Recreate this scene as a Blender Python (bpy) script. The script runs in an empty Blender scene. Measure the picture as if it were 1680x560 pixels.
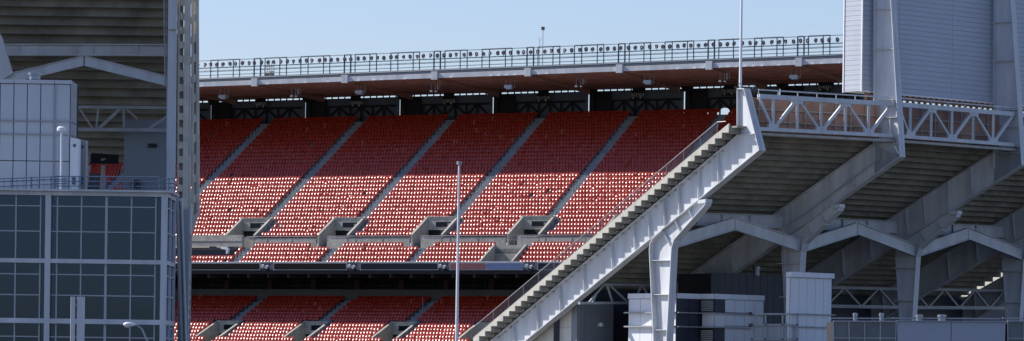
import bpy, bmesh, math, random
from mathutils import Vector, Matrix
random.seed(7)
R = math.radians
sc = bpy.context.scene
COL = sc.collection
W, H, F, HY, ROLL, CZ = 1680.0, 560.0, 6000.0, 620.0, 0.0140, 1.7
CAM = Vector((0, 0, CZ))
cr, sr = math.cos(ROLL), math.sin(ROLL)

def ray(px, py):
    u, v = (px - 840) / F, (HY - py) / F
    return Vector((u * cr - v * sr, 1.0, u * sr + v * cr))
def P(px, py, Y):
    return CAM + ray(px, py) * Y
def onplane(px, py, p0, n):
    d = ray(px, py)
    return CAM + d * ((p0 - CAM).dot(n) / d.dot(n))

# ------------------------------------------------------------------ materials
def mat(name, base, rough=0.6, metal=0.0, noise=0.0, scale=1.0, bump=0.0, bscale=20.0, streak=False, spec=0.5, coat=0.0, stain=0.0):
    m = bpy.data.materials.new(name); m.use_nodes = True
    nt = m.node_tree; b = nt.nodes['Principled BSDF']
    b.inputs['Base Color'].default_value = (*base, 1); b.inputs['Roughness'].default_value = rough
    b.inputs['Metallic'].default_value = metal; b.inputs['Specular IOR Level'].default_value = spec
    b.inputs['Coat Weight'].default_value = coat
    tc = nt.nodes.new('ShaderNodeTexCoord')
    if noise > 0:
        mp = nt.nodes.new('ShaderNodeMapping')
        mp.inputs['Scale'].default_value = (1, 1, 0.18) if streak else (1, 1, 1)
        nt.links.new(tc.outputs['Object'], mp.inputs['Vector'])
        n = nt.nodes.new('ShaderNodeTexNoise'); n.inputs['Scale'].default_value = scale
        n.inputs['Detail'].default_value = 6; n.inputs['Roughness'].default_value = 0.62
        nt.links.new(mp.outputs['Vector'], n.inputs['Vector'])
        rp = nt.nodes.new('ShaderNodeValToRGB')
        rp.color_ramp.elements[0].position = 0.3; rp.color_ramp.elements[1].position = 0.72
        rp.color_ramp.elements[0].color = (*[max(0, c * (1 - noise)) for c in base], 1)
        rp.color_ramp.elements[1].color = (*[min(1, c * (1 + noise * 0.6)) for c in base], 1)
        nt.links.new(n.outputs['Fac'], rp.inputs['Fac'])
        nt.links.new(rp.outputs['Color'], b.inputs['Base Color'])
        mr = nt.nodes.new('ShaderNodeMapRange')
        mr.inputs['To Min'].default_value = max(0.02, rough - 0.08); mr.inputs['To Max'].default_value = min(1, rough + 0.12)
        nt.links.new(n.outputs['Fac'], mr.inputs['Value']); nt.links.new(mr.outputs['Result'], b.inputs['Roughness'])
    if bump > 0:
        n2 = nt.nodes.new('ShaderNodeTexNoise'); n2.inputs['Scale'].default_value = bscale; n2.inputs['Detail'].default_value = 4
        nt.links.new(tc.outputs['Object'], n2.inputs['Vector'])
        bp = nt.nodes.new('ShaderNodeBump'); bp.inputs['Strength'].default_value = bump; bp.inputs['Distance'].default_value = 0.05
        nt.links.new(n2.outputs['Fac'], bp.inputs['Height']); nt.links.new(bp.outputs['Normal'], b.inputs['Normal'])
    return m
M = {}
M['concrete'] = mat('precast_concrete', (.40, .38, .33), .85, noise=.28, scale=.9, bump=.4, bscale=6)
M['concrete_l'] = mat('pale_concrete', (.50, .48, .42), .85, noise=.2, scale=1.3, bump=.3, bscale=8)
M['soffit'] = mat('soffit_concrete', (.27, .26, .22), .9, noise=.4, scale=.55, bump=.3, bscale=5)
M['far_conc'] = mat('terrace_concrete', (.23, .25, .27), .9, noise=.25, scale=.8)
M['steel'] = mat('painted_steel', (.57, .59, .61), .45, noise=.24, scale=.8, streak=True)
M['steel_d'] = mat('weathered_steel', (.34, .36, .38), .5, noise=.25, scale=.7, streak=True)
M['rail'] = mat('blue_rail_paint', (.07, .11, .19), .4, noise=.15, scale=3)
M['catrail'] = mat('catwalk_paint', (.06, .09, .12), .5, noise=.2, scale=2)
M['rail_g'] = mat('galvanised_rail', (.28, .265, .27), .5, metal=.3, noise=.15, scale=3)
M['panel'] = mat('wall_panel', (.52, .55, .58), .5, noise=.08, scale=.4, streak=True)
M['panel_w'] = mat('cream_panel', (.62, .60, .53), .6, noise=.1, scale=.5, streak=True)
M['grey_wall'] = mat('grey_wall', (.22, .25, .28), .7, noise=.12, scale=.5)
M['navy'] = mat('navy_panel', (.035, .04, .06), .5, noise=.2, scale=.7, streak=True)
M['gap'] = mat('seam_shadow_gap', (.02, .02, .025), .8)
M['black'] = mat('black_cloth', (.012, .013, .016), .9, noise=.3, scale=.5)
M['screen'] = mat('screen_face', (.004, .004, .0045), .8, spec=.2, noise=.2, scale=2)
M['screen_n'] = mat('screen_face_navy', (.006, .009, .02), .8, spec=.2, noise=.2, scale=2)
M['maroon'] = mat('maroon_board', (.16, .05, .06), .5, noise=.15, scale=1)
M['bluebd'] = mat('blue_board', (.07, .11, .24), .5, noise=.15, scale=1)
M['white'] = mat('white_paint', (.75, .76, .78), .4, noise=.08, scale=.8)
M['brown'] = mat('brown_roof_deck', (.46, .22, .165), .75, noise=.25, scale=.5)
M['brown_l'] = mat('brown_beam_paint', (.27, .16, .12), .7, noise=.2, scale=.6)
M['brown_b'] = mat('brown_beam', (.40, .22, .16), .75, noise=.2, scale=.6)
M['pillar'] = mat('dark_brown_pillar', (.05, .025, .018), .8, noise=.2, scale=1)
M['bounce_paving'] = mat('bounce_paving', (.24, .235, .22), .9, noise=.25, scale=.3)
M['dark_band'] = mat('dark_concrete_band', (.10, .105, .11), .85, noise=.2, scale=.8)
M['mull'] = mat('mullion_metal', (.42, .44, .46), .45, noise=.1, scale=1)
M['tower_conc'] = mat('pale_tower_concrete', (.66, .62, .54), .85, noise=.22, scale=1.2, bump=.3, bscale=8)
M['panel_b'] = mat('white_wall_panel', (.72, .74, .77), .5, noise=.1, scale=.4, streak=True)
M['blind_g'] = mat('grey_blind', (.22, .27, .33), .8, noise=.3, scale=1)
M['tan'] = mat('tan_back_panel', (.42, .25, .19), .8, noise=.45, scale=.35)
M['dkback'] = mat('dark_wind_screen', (.095, .12, .155), .7, noise=.3, scale=.4)
M['seat'] = mat('red_seat_plastic', (.37, .031, .012), .25, noise=.26, scale=1.9, spec=.5)
M['lamp'] = mat('lamp_housing', (.05, .04, .045), .5)
M['lens'] = mat('lamp_lens', (.42, .30, .32), .25)
M['opening_dk'] = mat('dark_opening', (.012, .018, .024), .08)
M['asphalt'] = mat('ground_asphalt', (.055, .055, .055), .9, noise=.25, scale=.15, bump=.2)
M['field'] = mat('field_turf', (.05, .10, .03), .9, noise=.3, scale=.2)
M['sign'] = mat('sign_lettering', (.6, .58, .58), .6)
M['interior'] = mat('interior_wall', (.16, .18, .21), .8, noise=.3, scale=.6)
M['ductgrey'] = mat('duct_metal', (.3, .34, .4), .35, metal=.6, noise=.2, scale=2)

def siding(name, base, period, amp=1.0, axis='Z'):
    m = mat(name, base, .45, noise=.07, scale=.3)
    nt = m.node_tree; b = nt.nodes['Principled BSDF']
    tc = nt.nodes.new('ShaderNodeTexCoord'); sp = nt.nodes.new('ShaderNodeSeparateXYZ')
    nt.links.new(tc.outputs['Object'], sp.inputs[0])
    mu = nt.nodes.new('ShaderNodeMath'); mu.operation = 'MULTIPLY'; mu.inputs[1].default_value = 2 * math.pi / period
    nt.links.new(sp.outputs[axis], mu.inputs[0])
    sn = nt.nodes.new('ShaderNodeMath'); sn.operation = 'SINE'; nt.links.new(mu.outputs[0], sn.inputs[0])
    bp = nt.nodes.new('ShaderNodeBump'); bp.inputs['Strength'].default_value = amp; bp.inputs['Distance'].default_value = .02
    nt.links.new(sn.outputs[0], bp.inputs['Height']); nt.links.new(bp.outputs['Normal'], b.inputs['Normal'])
    return m
M['siding'] = siding('ribbed_siding', (.46, .50, .56), .2, .12)
nt = M['siding'].node_tree; b = nt.nodes['Principled BSDF']        # dark lap joints; the level ones also paint shade between the ribs
src = b.inputs['Base Color'].links[0].from_socket
sp_ = [n for n in nt.nodes if n.type == 'SEPXYZ'][0]
def joint(sock, per, wd):
    d = nt.nodes.new('ShaderNodeMath'); d.operation = 'DIVIDE'; d.inputs[1].default_value = per; nt.links.new(sock, d.inputs[0])
    f = nt.nodes.new('ShaderNodeMath'); f.operation = 'FRACT'; nt.links.new(d.outputs[0], f.inputs[0])
    l = nt.nodes.new('ShaderNodeMath'); l.operation = 'LESS_THAN'; l.inputs[1].default_value = wd; nt.links.new(f.outputs[0], l.inputs[0]); return l.outputs[0]
mx = nt.nodes.new('ShaderNodeMath'); mx.operation = 'MAXIMUM'
nt.links.new(joint(sp_.outputs['Z'], .42, .2), mx.inputs[0]); nt.links.new(joint(sp_.outputs['X'], 5.1, .012), mx.inputs[1])
ml = nt.nodes.new('ShaderNodeMath'); ml.operation = 'MULTIPLY'; ml.inputs[1].default_value = .6; nt.links.new(mx.outputs[0], ml.inputs[0])
cmx = nt.nodes.new('ShaderNodeMix'); cmx.data_type = 'RGBA'; nt.links.new(ml.outputs[0], cmx.inputs[0]); nt.links.new(src, cmx.inputs[6]); cmx.inputs[7].default_value = (.25, .27, .30, 1)
nt.links.new(cmx.outputs[2], b.inputs['Base Color'])
M['louver'] = mat('louver_metal', (.45, .46, .48), .5)

def glass_mat():
    m = bpy.data.materials.new('tinted_glass'); m.use_nodes = True
    nt = m.node_tree; nt.nodes.clear()
    out = nt.nodes.new('ShaderNodeOutputMaterial'); mix = nt.nodes.new('ShaderNodeMixShader')
    tr = nt.nodes.new('ShaderNodeBsdfTransparent'); tr.inputs[0].default_value = (.15, .23, .34, 1)
    gl = nt.nodes.new('ShaderNodeBsdfGlossy'); gl.inputs['Roughness'].default_value = .03; gl.inputs['Color'].default_value = (.30, .50, .80, 1)
    fr = nt.nodes.new('ShaderNodeFresnel'); fr.inputs['IOR'].default_value = 1.55
    ad = nt.nodes.new('ShaderNodeMath'); ad.operation = 'ADD'; ad.inputs[1].default_value = .05
    nt.links.new(fr.outputs[0], ad.inputs[0])
    n = nt.nodes.new('ShaderNodeTexNoise'); n.inputs['Scale'].default_value = .5
    tc = nt.nodes.new('ShaderNodeTexCoord'); nt.links.new(tc.outputs['Object'], n.inputs['Vector'])
    bp = nt.nodes.new('ShaderNodeBump'); bp.inputs['Strength'].default_value = .12; bp.inputs['Distance'].default_value = .05
    nt.links.new(n.outputs['Fac'], bp.inputs['Height']); nt.links.new(bp.outputs['Normal'], gl.inputs['Normal'])
    nt.links.new(ad.outputs[0], mix.inputs[0]); nt.links.new(tr.outputs[0], mix.inputs[1]); nt.links.new(gl.outputs[0], mix.inputs[2])
    nt.links.new(mix.outputs[0], out.inputs[0])
    return m
M['glass'] = glass_mat()

# ------------------------------------------------------------------ mesh helpers
class MB:
    def __init__(s): s.v = []; s.f = []; s.mi = []; s.cur = 0
    def prism(s, pts, vec):
        n = len(pts); b = len(s.v); vec = Vector(vec)
        s.v += [Vector(p) for p in pts] + [Vector(p) + vec for p in pts]
        s.f.append(tuple(b + i for i in range(n))); s.f.append(tuple(b + n + i for i in reversed(range(n))))
        for i in range(n):
            j = (i + 1) % n; s.f.append((b + i, b + n + i, b + n + j, b + j))
        s.mi += [s.cur] * (n + 2)
        return s
    def box(s, c, d, ax=None, ay=None):
        """centre, full dims; optional horizontal axes"""
        ax = Vector(ax or (1, 0, 0)); ay = Vector(ay or (0, 1, 0)); az = Vector((0, 0, 1)); c = Vector(c)
        o = c - ax * d[0] / 2 - ay * d[1] / 2 - az * d[2] / 2
        return s.prism([o, o + ax * d[0], o + ax * d[0] + az * d[2], o + az * d[2]], ay * d[1])
    def bar(s, a, b, w, h=None, up=(0, 0, 1)):
        a = Vector(a); b = Vector(b); h = h or w; d = (b - a)
        if d.length < 1e-6: return s
        d.normalize(); up = Vector(up)
        side = d.cross(up)
        if side.length < 1e-3: side = d.cross(Vector((1, 0, 0)))
        side.normalize(); u2 = side.cross(d).normalized()
        q = [a - side * w / 2 - u2 * h / 2, a + side * w / 2 - u2 * h / 2, a + side * w / 2 + u2 * h / 2, a - side * w / 2 + u2 * h / 2]
        return s.prism(q, b - a)
    def tube(s, a, b, r, r2=None, n=8, cap=True):
        a = Vector(a); b = Vector(b); r2 = r if r2 is None else r2
        d = (b - a).normalized(); x = d.cross(Vector((0, 0, 1)))
        if x.length < 1e-3: x = Vector((1, 0, 0))
        x.normalize(); y = d.cross(x); k = len(s.v)
        for i in range(n):
            t = 2 * math.pi * i / n; s.v.append(a + (x * math.cos(t) + y * math.sin(t)) * r)
        for i in range(n):
            t = 2 * math.pi * i / n; s.v.append(b + (x * math.cos(t) + y * math.sin(t)) * r2)
        for i in range(n):
            j = (i + 1) % n; s.f.append((k + i, k + j, k + n + j, k + n + i)); s.mi.append(s.cur)
        if cap:
            s.f.append(tuple(k + i for i in reversed(range(n)))); s.f.append(tuple(k + n + i for i in range(n))); s.mi += [s.cur] * 2
        return s
    def plate(s, pts, wv, th, inward):
        """thin strip following pts, +-wv wide, thickness th towards 'inward' side"""
        for p, q in zip(pts, pts[1:]):
            p = Vector(p); q = Vector(q); w = Vector(wv)
            nrm = (q - p).cross(w).normalized() * th
            if nrm.dot(Vector(inward)) < 0: nrm = -nrm
            s.prism([p - w, q - w, q + w, p + w], nrm)
        return s
    def build(s, name, m, parent=None, origin=None, smooth=False):
        o0 = Vector((0, 0, 0))
        if origin is not None: o0 = Vector(origin)
        me = bpy.data.meshes.new(name)
        me.from_pydata([tuple(v - o0) for v in s.v], [], s.f)
        ms = m if isinstance(m, list) else [m]
        for q in ms: me.materials.append(M[q])
        if len(ms) > 1: me.polygons.foreach_set('material_index', s.mi)
        bm = bmesh.new(); bm.from_mesh(me); bmesh.ops.recalc_face_normals(bm, faces=bm.faces); bm.to_mesh(me); bm.free()
        if smooth: me.polygons.foreach_set('use_smooth', [True] * len(me.polygons))
        o = bpy.data.objects.new(name, me); COL.objects.link(o)
        if parent is not None: o.parent = parent
        elif origin is not None: o.location = o0
        return o
def tag(o, label=None, cat=None, group=None, kind=None):
    if label: o['label'] = label
    if cat: o['category'] = cat
    if group: o['group'] = group
    if kind: o['kind'] = kind
    return o
def empty(name, loc, label, cat, group=None):
    e = bpy.data.objects.new(name, None); COL.objects.link(e); e.location = loc; e.empty_display_size = .5
    return tag(e, label, cat, group)
def part(mb, name, m, thing, **k):      # part given in world coordinates
    return mb.build(name, m, thing, origin=thing.location, **k)
def sub(mb, name, m, prt, thing, **k):  # sub-part in world coordinates (its part sits at the thing's origin)
    return mb.build(name, m, prt, origin=thing.location, **k)
Z3 = Vector((0, 0, 1))
def V(x, y, z): return Vector((x, y, z))
ORD = ['first', 'second', 'third', 'fourth', 'fifth', 'sixth', 'seventh', 'eighth', 'ninth', 'tenth', 'eleventh']

# ------------------------------------------------------------------ camera, light, sky
cam = bpy.data.cameras.new('camera'); co = bpy.data.objects.new('camera', cam); COL.objects.link(co)
cam.sensor_width = 36; cam.lens = 36 * F / W; cam.shift_y = (HY - H / 2) / W; cam.clip_end = 20000; cam.clip_start = 1
co.matrix_world = Matrix.Translation(CAM) @ Matrix.Rotation(R(90), 4, 'X') @ Matrix.Rotation(ROLL, 4, 'Z')
sc.camera = co
AZ, EL = R(164), R(40)
sv = V(math.cos(AZ) * math.cos(EL), math.sin(AZ) * math.cos(EL), math.sin(EL))
sl = bpy.data.lights.new('sun', 'SUN'); so = bpy.data.objects.new('sun', sl); COL.objects.link(so)
sl.energy = 5.0; sl.angle = R(.5); sl.color = (1, .95, .88)
so.rotation_euler = sv.to_track_quat('Z', 'Y').to_euler()
w = bpy.data.worlds.new('World'); sc.world = w; w.use_nodes = True
nt = w.node_tree; sky = nt.nodes.new('ShaderNodeTexSky'); sky.sky_type = 'NISHITA'; sky.sun_disc = False
sky.sun_elevation = EL; sky.sun_rotation = math.atan2(sv.x, sv.y); sky.dust_density = .5; sky.ozone_density = 4.0; sky.air_density = 1.2
wb = nt.nodes.new('ShaderNodeVectorMath'); wb.operation = 'MULTIPLY'; wb.inputs[1].default_value = (.95, .915, 1.10)   # camera white balance of the sky
nt.links.new(sky.outputs[0], wb.inputs[0]); nt.links.new(wb.outputs[0], nt.nodes['Background'].inputs[0]); nt.nodes['Background'].inputs[1].default_value = .105
sc.view_settings.view_transform = 'Standard'; sc.view_settings.look = 'None'; sc.view_settings.exposure = .4; sc.view_settings.gamma = 1
sc.render.engine = 'CYCLES'; sc.cycles.max_bounces = 6

# ------------------------------------------------------------------ ground
g = MB(); g.prism([V(-3000, -500, -.5), V(3000, -500, -.5), V(3000, 6000, -.5), V(-3000, 6000, -.5)], (0, 0, .5))
tag(g.build('ground', 'asphalt'), kind='structure')

# ================================================================== FAR GRANDSTAND
PH = R(26); EA = V(math.cos(PH), -math.sin(PH), 0); EU = V(math.sin(PH), math.cos(PH), 0)
F0 = P(840, 430, 461); ZF = F0.z; FO = V(F0.x, F0.y, 0)
def FP(s, t, z): return FO + EA * s + EU * t + Z3 * z
def FS(px, py, t):
    q = onplane(px, py, FO + EU * t, EU); return (q - FO).dot(EA), q.z
def FSz(px, t, z):      # s of pixel column px on the line (t, z)
    lo, hi = -300., 300.
    for _ in range(40):
        m = (lo + hi) / 2; q = FP(m, t, z) - CAM
        u, v = q.x / q.y, q.z / q.y
        x = 840 + F * (u * cr + v * sr)
        if x < px: lo = m
        else: hi = m
    return (lo + hi) / 2
RISE, TREAD = .585, 1.0
far = empty('grandstand', FP(0, 0, 0), 'distant red-seated grandstand across the field under a thin cantilevered brown roof', 'grandstand')
def fbox(mb, s0, s1, t0, t1, z0, z1):
    return mb.prism([FP(s0, t0, z0), FP(s1, t0, z0), FP(s1, t0, z1), FP(s0, t0, z1)], EU * (t1 - t0))
SL, SR = FSz(-90, 5, ZF), FSz(1300, 5, ZF)
# --- row tables
front = [(i * TREAD, ZF - .5 + RISE * i) for i in range(5)]
tU0 = 6.6
s_, zt = FS(840, 384, tU0); zU = zt - .45
NU = 31
upper = [(tU0 + TREAD * j, zU + RISE * j) for j in range(NU)]
tTop = tU0 + NU * TREAD
def tz_at(rows, px, py):
    best = None
    for t, z in rows:
        s, zz = FS(px, py, t); e = abs(zz - z - .5)
        if best is None or e < best[0]: best = (e, s)
    return best[1]
aisU = [tz_at(upper, x, 280) for x in (-100, 50, 205, 357, 510, 660, 811, 961, 1111, 1262)]
aisF = [FS(x, 428, .5)[0] for x in (-54, 92, 238, 383, 527, 673, 833, 982, 1128)]
vomU = [(a - 3.9, a + .75) for a in aisU[1:]]
vL0, vL1 = FS(786, 428, 0)[0], FS(842, 428, 0)[0]
sHole = FS(386, 400, 3)[0]
def spans(s0, s1, cuts):
    out = []; cur = s0
    for a, b in sorted(cuts):
        if b <= cur or a >= s1: continue
        if a > cur: out.append((cur, a))
        cur = max(cur, b)
    if cur < s1: out.append((cur, s1))
    return out
ter = MB(); seats = []     # seats: (pos, tier)
def row(mb, s0, s1, t, z, cuts, depth=TREAD, below=RISE):
    for a, b in spans(s0, s1, cuts):
        fbox(mb, a, b, t, t + depth + .12, z - below - .05, z)
def seatrow(s0, s1, t, z, cuts, tier, off):
    for a, b in spans(s0, s1, cuts):
        n = int((b - a - .1) / .466)
        if n < 1: continue
        st = (b - a - n * .466) / 2
        for k in range(n):
            seats.append((a + st + (k + .5) * .466, t + TREAD * .62, z, tier))
for i, (t, z) in enumerate(front):
    cuts = []
    if i >= 2: cuts.append((SL - 50, sHole))
    if i <= 3: cuts.append((vL0, vL1))
    row(ter, SL, SR, t, z, cuts)
    ac = [(a - .62, a + .62) for a in aisF] + cuts
    if i == 4: ac += [(a, b - .5) for a, b in vomU] + [(vL0, vL1)]
    seatrow(SL, SR, t, z, ac, 'F', i)
fbox(ter, sHole, SR, 5.0, 6.6, ZF + 1.4, ZF + 2.0)        # cross aisle
for j, (t, z) in enumerate(upper):
    cuts = list(vomU) if j < 4 else []
    row(ter, SL, SR, t, z, cuts)
    ac = [(a - .66, a + .66) for a in aisU] + [(a - .1, b + (.9 if j > 0 else .4)) for a, b in cuts]
    seatrow(SL, SR, t, z, ac, 'U', j)
    for a in aisU:
        if j >= 4: fbox(ter, a - .55, a + .55, t - .45, t + .02, z - RISE, z - RISE * .5)
for i, (t, z) in enumerate(front[:4]):
    for a in aisF:
        if not (vL0 < a < vL1): fbox(ter, a - .5, a + .5, t + .55, t + 1.02, z, z + RISE * .5)
part(ter, 'seating_terrace', 'far_conc', far)
# walkway wall under the upper rows
ww = MB()
for a, b in spans(FS(398, 390, 6.4)[0], SR, [(x - .2, x + 1.6) for x, y in vomU]):
    fbox(ww, a, b, 6.35, 6.58, ZF + 1.4, zU + .05)
    n = max(1, int((b - a) / 3.6))
    for k in range(1, n): fbox(ww, a + (b - a) * k / n - .03, a + (b - a) * k / n + .03, 6.3, 6.35, ZF + 1.4, zU)
fbox(ww, SL, FS(400, 395, 4.9)[0], 4.5, 5.0, FS(330, 405, 4.5)[1], FS(330, 386, 4.5)[1])
fbox(ww, SL, FS(400, 395, 4.9)[0], 4.44, 4.5, FS(330, 396, 4.5)[1], FS(330, 394.6, 4.5)[1])
part(ww, 'walkway_wall', 'concrete', far)
bk = MB(); fbox(bk, SL, sHole, 5.4, 5.6, ZF - 1, ZF + 2.2)
part(bk, 'recess_wall', 'navy', far)  # near-black wall stands in for the shade in the recess
# stair slots
for k, (a, b) in enumerate(vomU):
    t0, z0 = upper[0]; t3, z3 = upper[4]; tb = t3
    v = MB()
    hz = .75
    for x in (a, b - .22):
        pts = [FP(x, t0 - .25, ZF + 1.4), FP(x, t0 - .25, z0 + .35), FP(x, t3, z3 + hz - .2), FP(x, t3 + .3, z3 + hz - .2), FP(x, t3 + .3, ZF + 1.4)]
        v.prism(pts, EA * .22)
        v.prism([FP(x - .05, t0 - .3, z0 + .32), FP(x - .05, t0 - .3, z0 + .46), FP(x - .05, t3 + .3, z3 + hz - .08), FP(x - .05, t3 + .3, z3 + hz - .22)], EA * .32)
    fbox(v, a + .22, b - .22, t3 - .1, t3 + .12, z3 - 1.15, z3 + .5)   # lintel
    fbox(v, a + .22, b - .22, t3 - .2, t3 + .12, z3 + .5, z3 + .62)
    fbox(v, a + 1.35, b - .22, t0 - .1, t3 + .1, ZF + 1.4, zU - .35)    # inner floor
    vo = part(v, 'vomitory', 'concrete', far)
    d = MB(); fbox(d, a + .22, b - .22, t3 + .3, t3 + .4, ZF + 1.4, z3 + .2)  # near-black sheet stands in for the unlit opening
    d.cur = 1; fbox(d, a + 1.5, b - 1.0, t3 - .16, t3 - .11, z3 - .75, z3 - .1)
    sub(d, 'doorway', ['opening_dk', 'screen_n'], vo, far)
    gr = MB(); fbox(gr, a + 1.4, b - .3, t0 - .12, t0 - .08, zU - .3, zU + .15)
    for q in range(3): fbox(gr, a + 1.4 + q * 1.3, a + 1.46 + q * 1.3, t0 - .16, t0 - .1, zU - .35, zU + .25)
    sub(gr, 'guard_panel', 'steel_d', vo, far)
# lower notch between the front blocks
v = MB()
for x, dx in ((vL0 + .05, .9), (vL1 - .25, .0)):
    pts = [FP(x, -.1, ZF - .9), FP(x, -.1, ZF + .15), FP(x, 3.9, ZF + 2.35), FP(x, 4.2, ZF + 2.35), FP(x, 4.2, ZF - .9)]
    v.prism(pts, EA * .22)
fbox(v, vL0, vL1, 4.0, 4.2, ZF - .9, ZF + 2.3); fbox(v, vL0, vL1, -.05, .05, ZF - .6, ZF - .1)
vo = part(v, 'vomitory', 'concrete', far)
d = MB()
for q in (0, 1.4, 2.8, 4.0): fbox(d, vL0 + .1 + q, vL0 + .14 + q, 4.05, 4.1, ZF + 2.2, ZF + 3.0)
fbox(d, vL0 + .1, vL0 + 4.1, 4.05, 4.1, ZF + 2.95, ZF + 3.0)
sub(d, 'guard_rail', 'rail_g', vo, far)
# front glass rail / walkway rails
for a, b in spans(FS(405, 390, 6.4)[0], SR, [(x - .2, x + 1.6) for x, y in vomU]):
    hr = MB(); hr.tube(FP(a, 6.3, zU + .25), FP(b, 6.3, zU + .25), .03, n=5); part(hr, 'handrail', 'rail_g', far)
for a in aisU:      # aisle hand rails, short hoops
    for j in range(6, NU, 5):
        t, z = upper[j]; hr = MB()
        hr.tube(FP(a, t, z), FP(a, t, z + .85), .03, n=4).tube(FP(a, t, z + .85), FP(a, t + 1.0, z + 1.4), .03, n=4).tube(FP(a, t + 1.0, z + .5), FP(a, t + 1.0, z + 1.4), .03, n=4)
        part(hr, 'handrail', 'rail_g', far)
# deck slab + fascia
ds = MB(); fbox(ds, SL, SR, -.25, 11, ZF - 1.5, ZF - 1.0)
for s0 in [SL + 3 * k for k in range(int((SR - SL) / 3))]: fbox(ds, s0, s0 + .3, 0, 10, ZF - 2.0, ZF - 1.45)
part(ds, 'deck_soffit', 'gap', far)  # painted near-black to stand in for shade under the deck
fd = MB(); fbox(fd, SL, SR, -.02, .0, ZF - 1.0, ZF + .02)
fbox(fd, SL, SR, -.3, -.02, ZF - .04, ZF + .08)
part(fd, 'deck_fascia', 'steel_d', far)
# ribbon boards (hang on the fascia)
rb = [(118, 225, 'screen', 'black'), (235, 296, 'screen', 'black'), (305, 427, 'screen', 'black'), (449, 569, 'screen', 'black'), (591, 719, 'screen_n', 'dark navy'), (738, 858, None, 'two-tone'), (882, 990, 'screen_n', 'dark')]
rl = {305: 'long black display board at the left end of the deck front below sunlit seats',
      449: 'black display board on the deck front, second from the left end',
      591: 'dark navy display board with pale frame on the deck front left of the flagpole',
      738: 'deck-front board in faded maroon and blue halves just behind the flagpole',
      882: 'dark display board on the deck front partly behind the descending stair railing',
      118: 'black display board hidden behind the glass building, far left of the deck', 235: 'short black display board behind the pale steel column at left'}
for x0, x1, mt, lab in rb:
    a, b = FS(x0, 437, -.5)[0], FS(x1, 437, -.5)[0]
    zt, zb = ZF - .06, ZF - 1.05
    e = empty('display_board', FP((a + b) / 2, -.35, zb), rl[x0], 'display board', 'boards along the deck front')
    f = MB(); fbox(f, a, b, -.55, -.3, zb, zt); fo = part(f, 'frame', 'steel_d', e)
    for q0, q1, m2 in ([(a, b, mt)] if mt else [(a, (a + b) / 2 - .01, 'maroon'), ((a + b) / 2 + .01, b, 'bluebd')]):
        p = MB(); fbox(p, q0 + .08, q1 - .08, -.58, -.54, zb + .1, zt - .1); part(p, 'panel', m2, e)
for x0 in (437, 579, 728, 870):   # bracket clusters between boards
    a = FS(x0, 437, -.3)[0]; e = empty('speaker_cluster', FP(a, -.3, ZF - 1.2), 'pale bracketed speaker cluster between deck-front boards, %s from the left' % ORD[(437, 579, 728, 870).index(x0)], 'speaker', 'speaker clusters between the boards')
    m_ = MB(); m_.tube(FP(a - .35, -.5, ZF - .4), FP(a - .35, -.9, ZF - .55), .16, .24, n=8); m_.tube(FP(a + .3, -.5, ZF - .5), FP(a + .3, -.95, ZF - .7), .14, .22, n=8)
    part(m_, 'horn', 'white', e)
    m_ = MB(); m_.box(FP(a, -.4, ZF - .3), (1.1, .2, .2), EA, EU).box(FP(a + .1, -.4, ZF - .9), (.5, .4, .5), EA, EU); part(m_, 'bracket', 'gap', e)

# --- suite level and lower tier
zw0, zw1 = FS(600, 489, 9.5)[1], FS(600, 475, 9.5)[1]
sw = MB(); fbox(sw, SL, SR, 9.5, 9.8, zw0 - 1, zw1)
part(sw, 'suite_wall', 'dark_band', far)
sg = MB(); fbox(sg, SL, SR, 12.2, 12.4, zw1 - 1, ZF - 1)
part(sg, 'suite_window', 'black', far)  # matte black stands in for the shade inside the suite level
k = 0; x = SL + 2
while x < SR:
    pm = MB(); fbox(pm, x, x + .7, 10.2, 11.2, zw1 - .5, ZF - 1.4); part(pm, 'pillar', 'pillar', far)  # brown darkened for the shade of the suite level
    fr_ = MB()
    for q in range(1, 4): fbox(fr_, x + 1.7 * q, x + 1.7 * q + .08, 12.08, 12.2, zw1 - .3, ZF - 1.4)
    fbox(fr_, x, x + 6.5, 12.08, 12.2, zw1 + .5, zw1 + .6)
    for q in range(2):   # round-backed stools at the suite counter
        cx_ = x + 1.6 + 2.6 * q + random.random()
        for i in range(8):
            t0, t1 = math.pi * i / 8, math.pi * (i + 1) / 8
            fr_.tube(FP(cx_ + .55 * math.cos(t0), 11, zw1 + .15 + .6 * math.sin(t0)), FP(cx_ + .55 * math.cos(t1), 11, zw1 + .15 + .6 * math.sin(t1)), .05, n=4)
    part(fr_, 'window_frame', 'navy', far); x += 6.6  # frame colour darkened for the shade under the deck
lrow = []; LT = 1.1; LR = .47
zl, tl = zw0 - .62, 9.5 - LT
for i in range(17): lrow.append((tl - LT * i, zl - LR * i))
lrow = [r for r in lrow if r[1] > .8]
def jrow(py, px):
    best = min(range(len(lrow)), key=lambda i: abs(FS(px, py, lrow[i][0])[1] - lrow[i][1] - .55)); return best
jl = jrow(529, 600); 
aisL = [FS(x, 526, lrow[jl][0])[0] for x in (-56, 88, 232, 376, 520, 664, 806, 948)]
vomL = [(a - 2.6, a + 1.2) for a in aisL]
lt = MB()
for i, (t, z) in enumerate(lrow):
    cuts = list(vomL) if jl <= i <= jl + 4 else []
    for a, b in spans(SL, SR, cuts): fbox(lt, a, b, t, t + LT + .1, max(0.01, z - LR - .6), z)
    ac = [(a - .66, a + .66) for a in aisL] + [(a, b + .8) for a, b in cuts]
    for a, b in spans(SL, SR, ac):
        n = int((b - a - .1) / .466); st = (b - a - n * .466) / 2
        for q in range(max(n, 0)): seats.append((a + st + (q + .5) * .466, t + LT * .6, z, 'L'))
    if i < jl:
        for a in aisL: fbox(lt, a - .55, a + .55, t + LT - .5, t + LT + .02, z, z + LR * .5)
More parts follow.
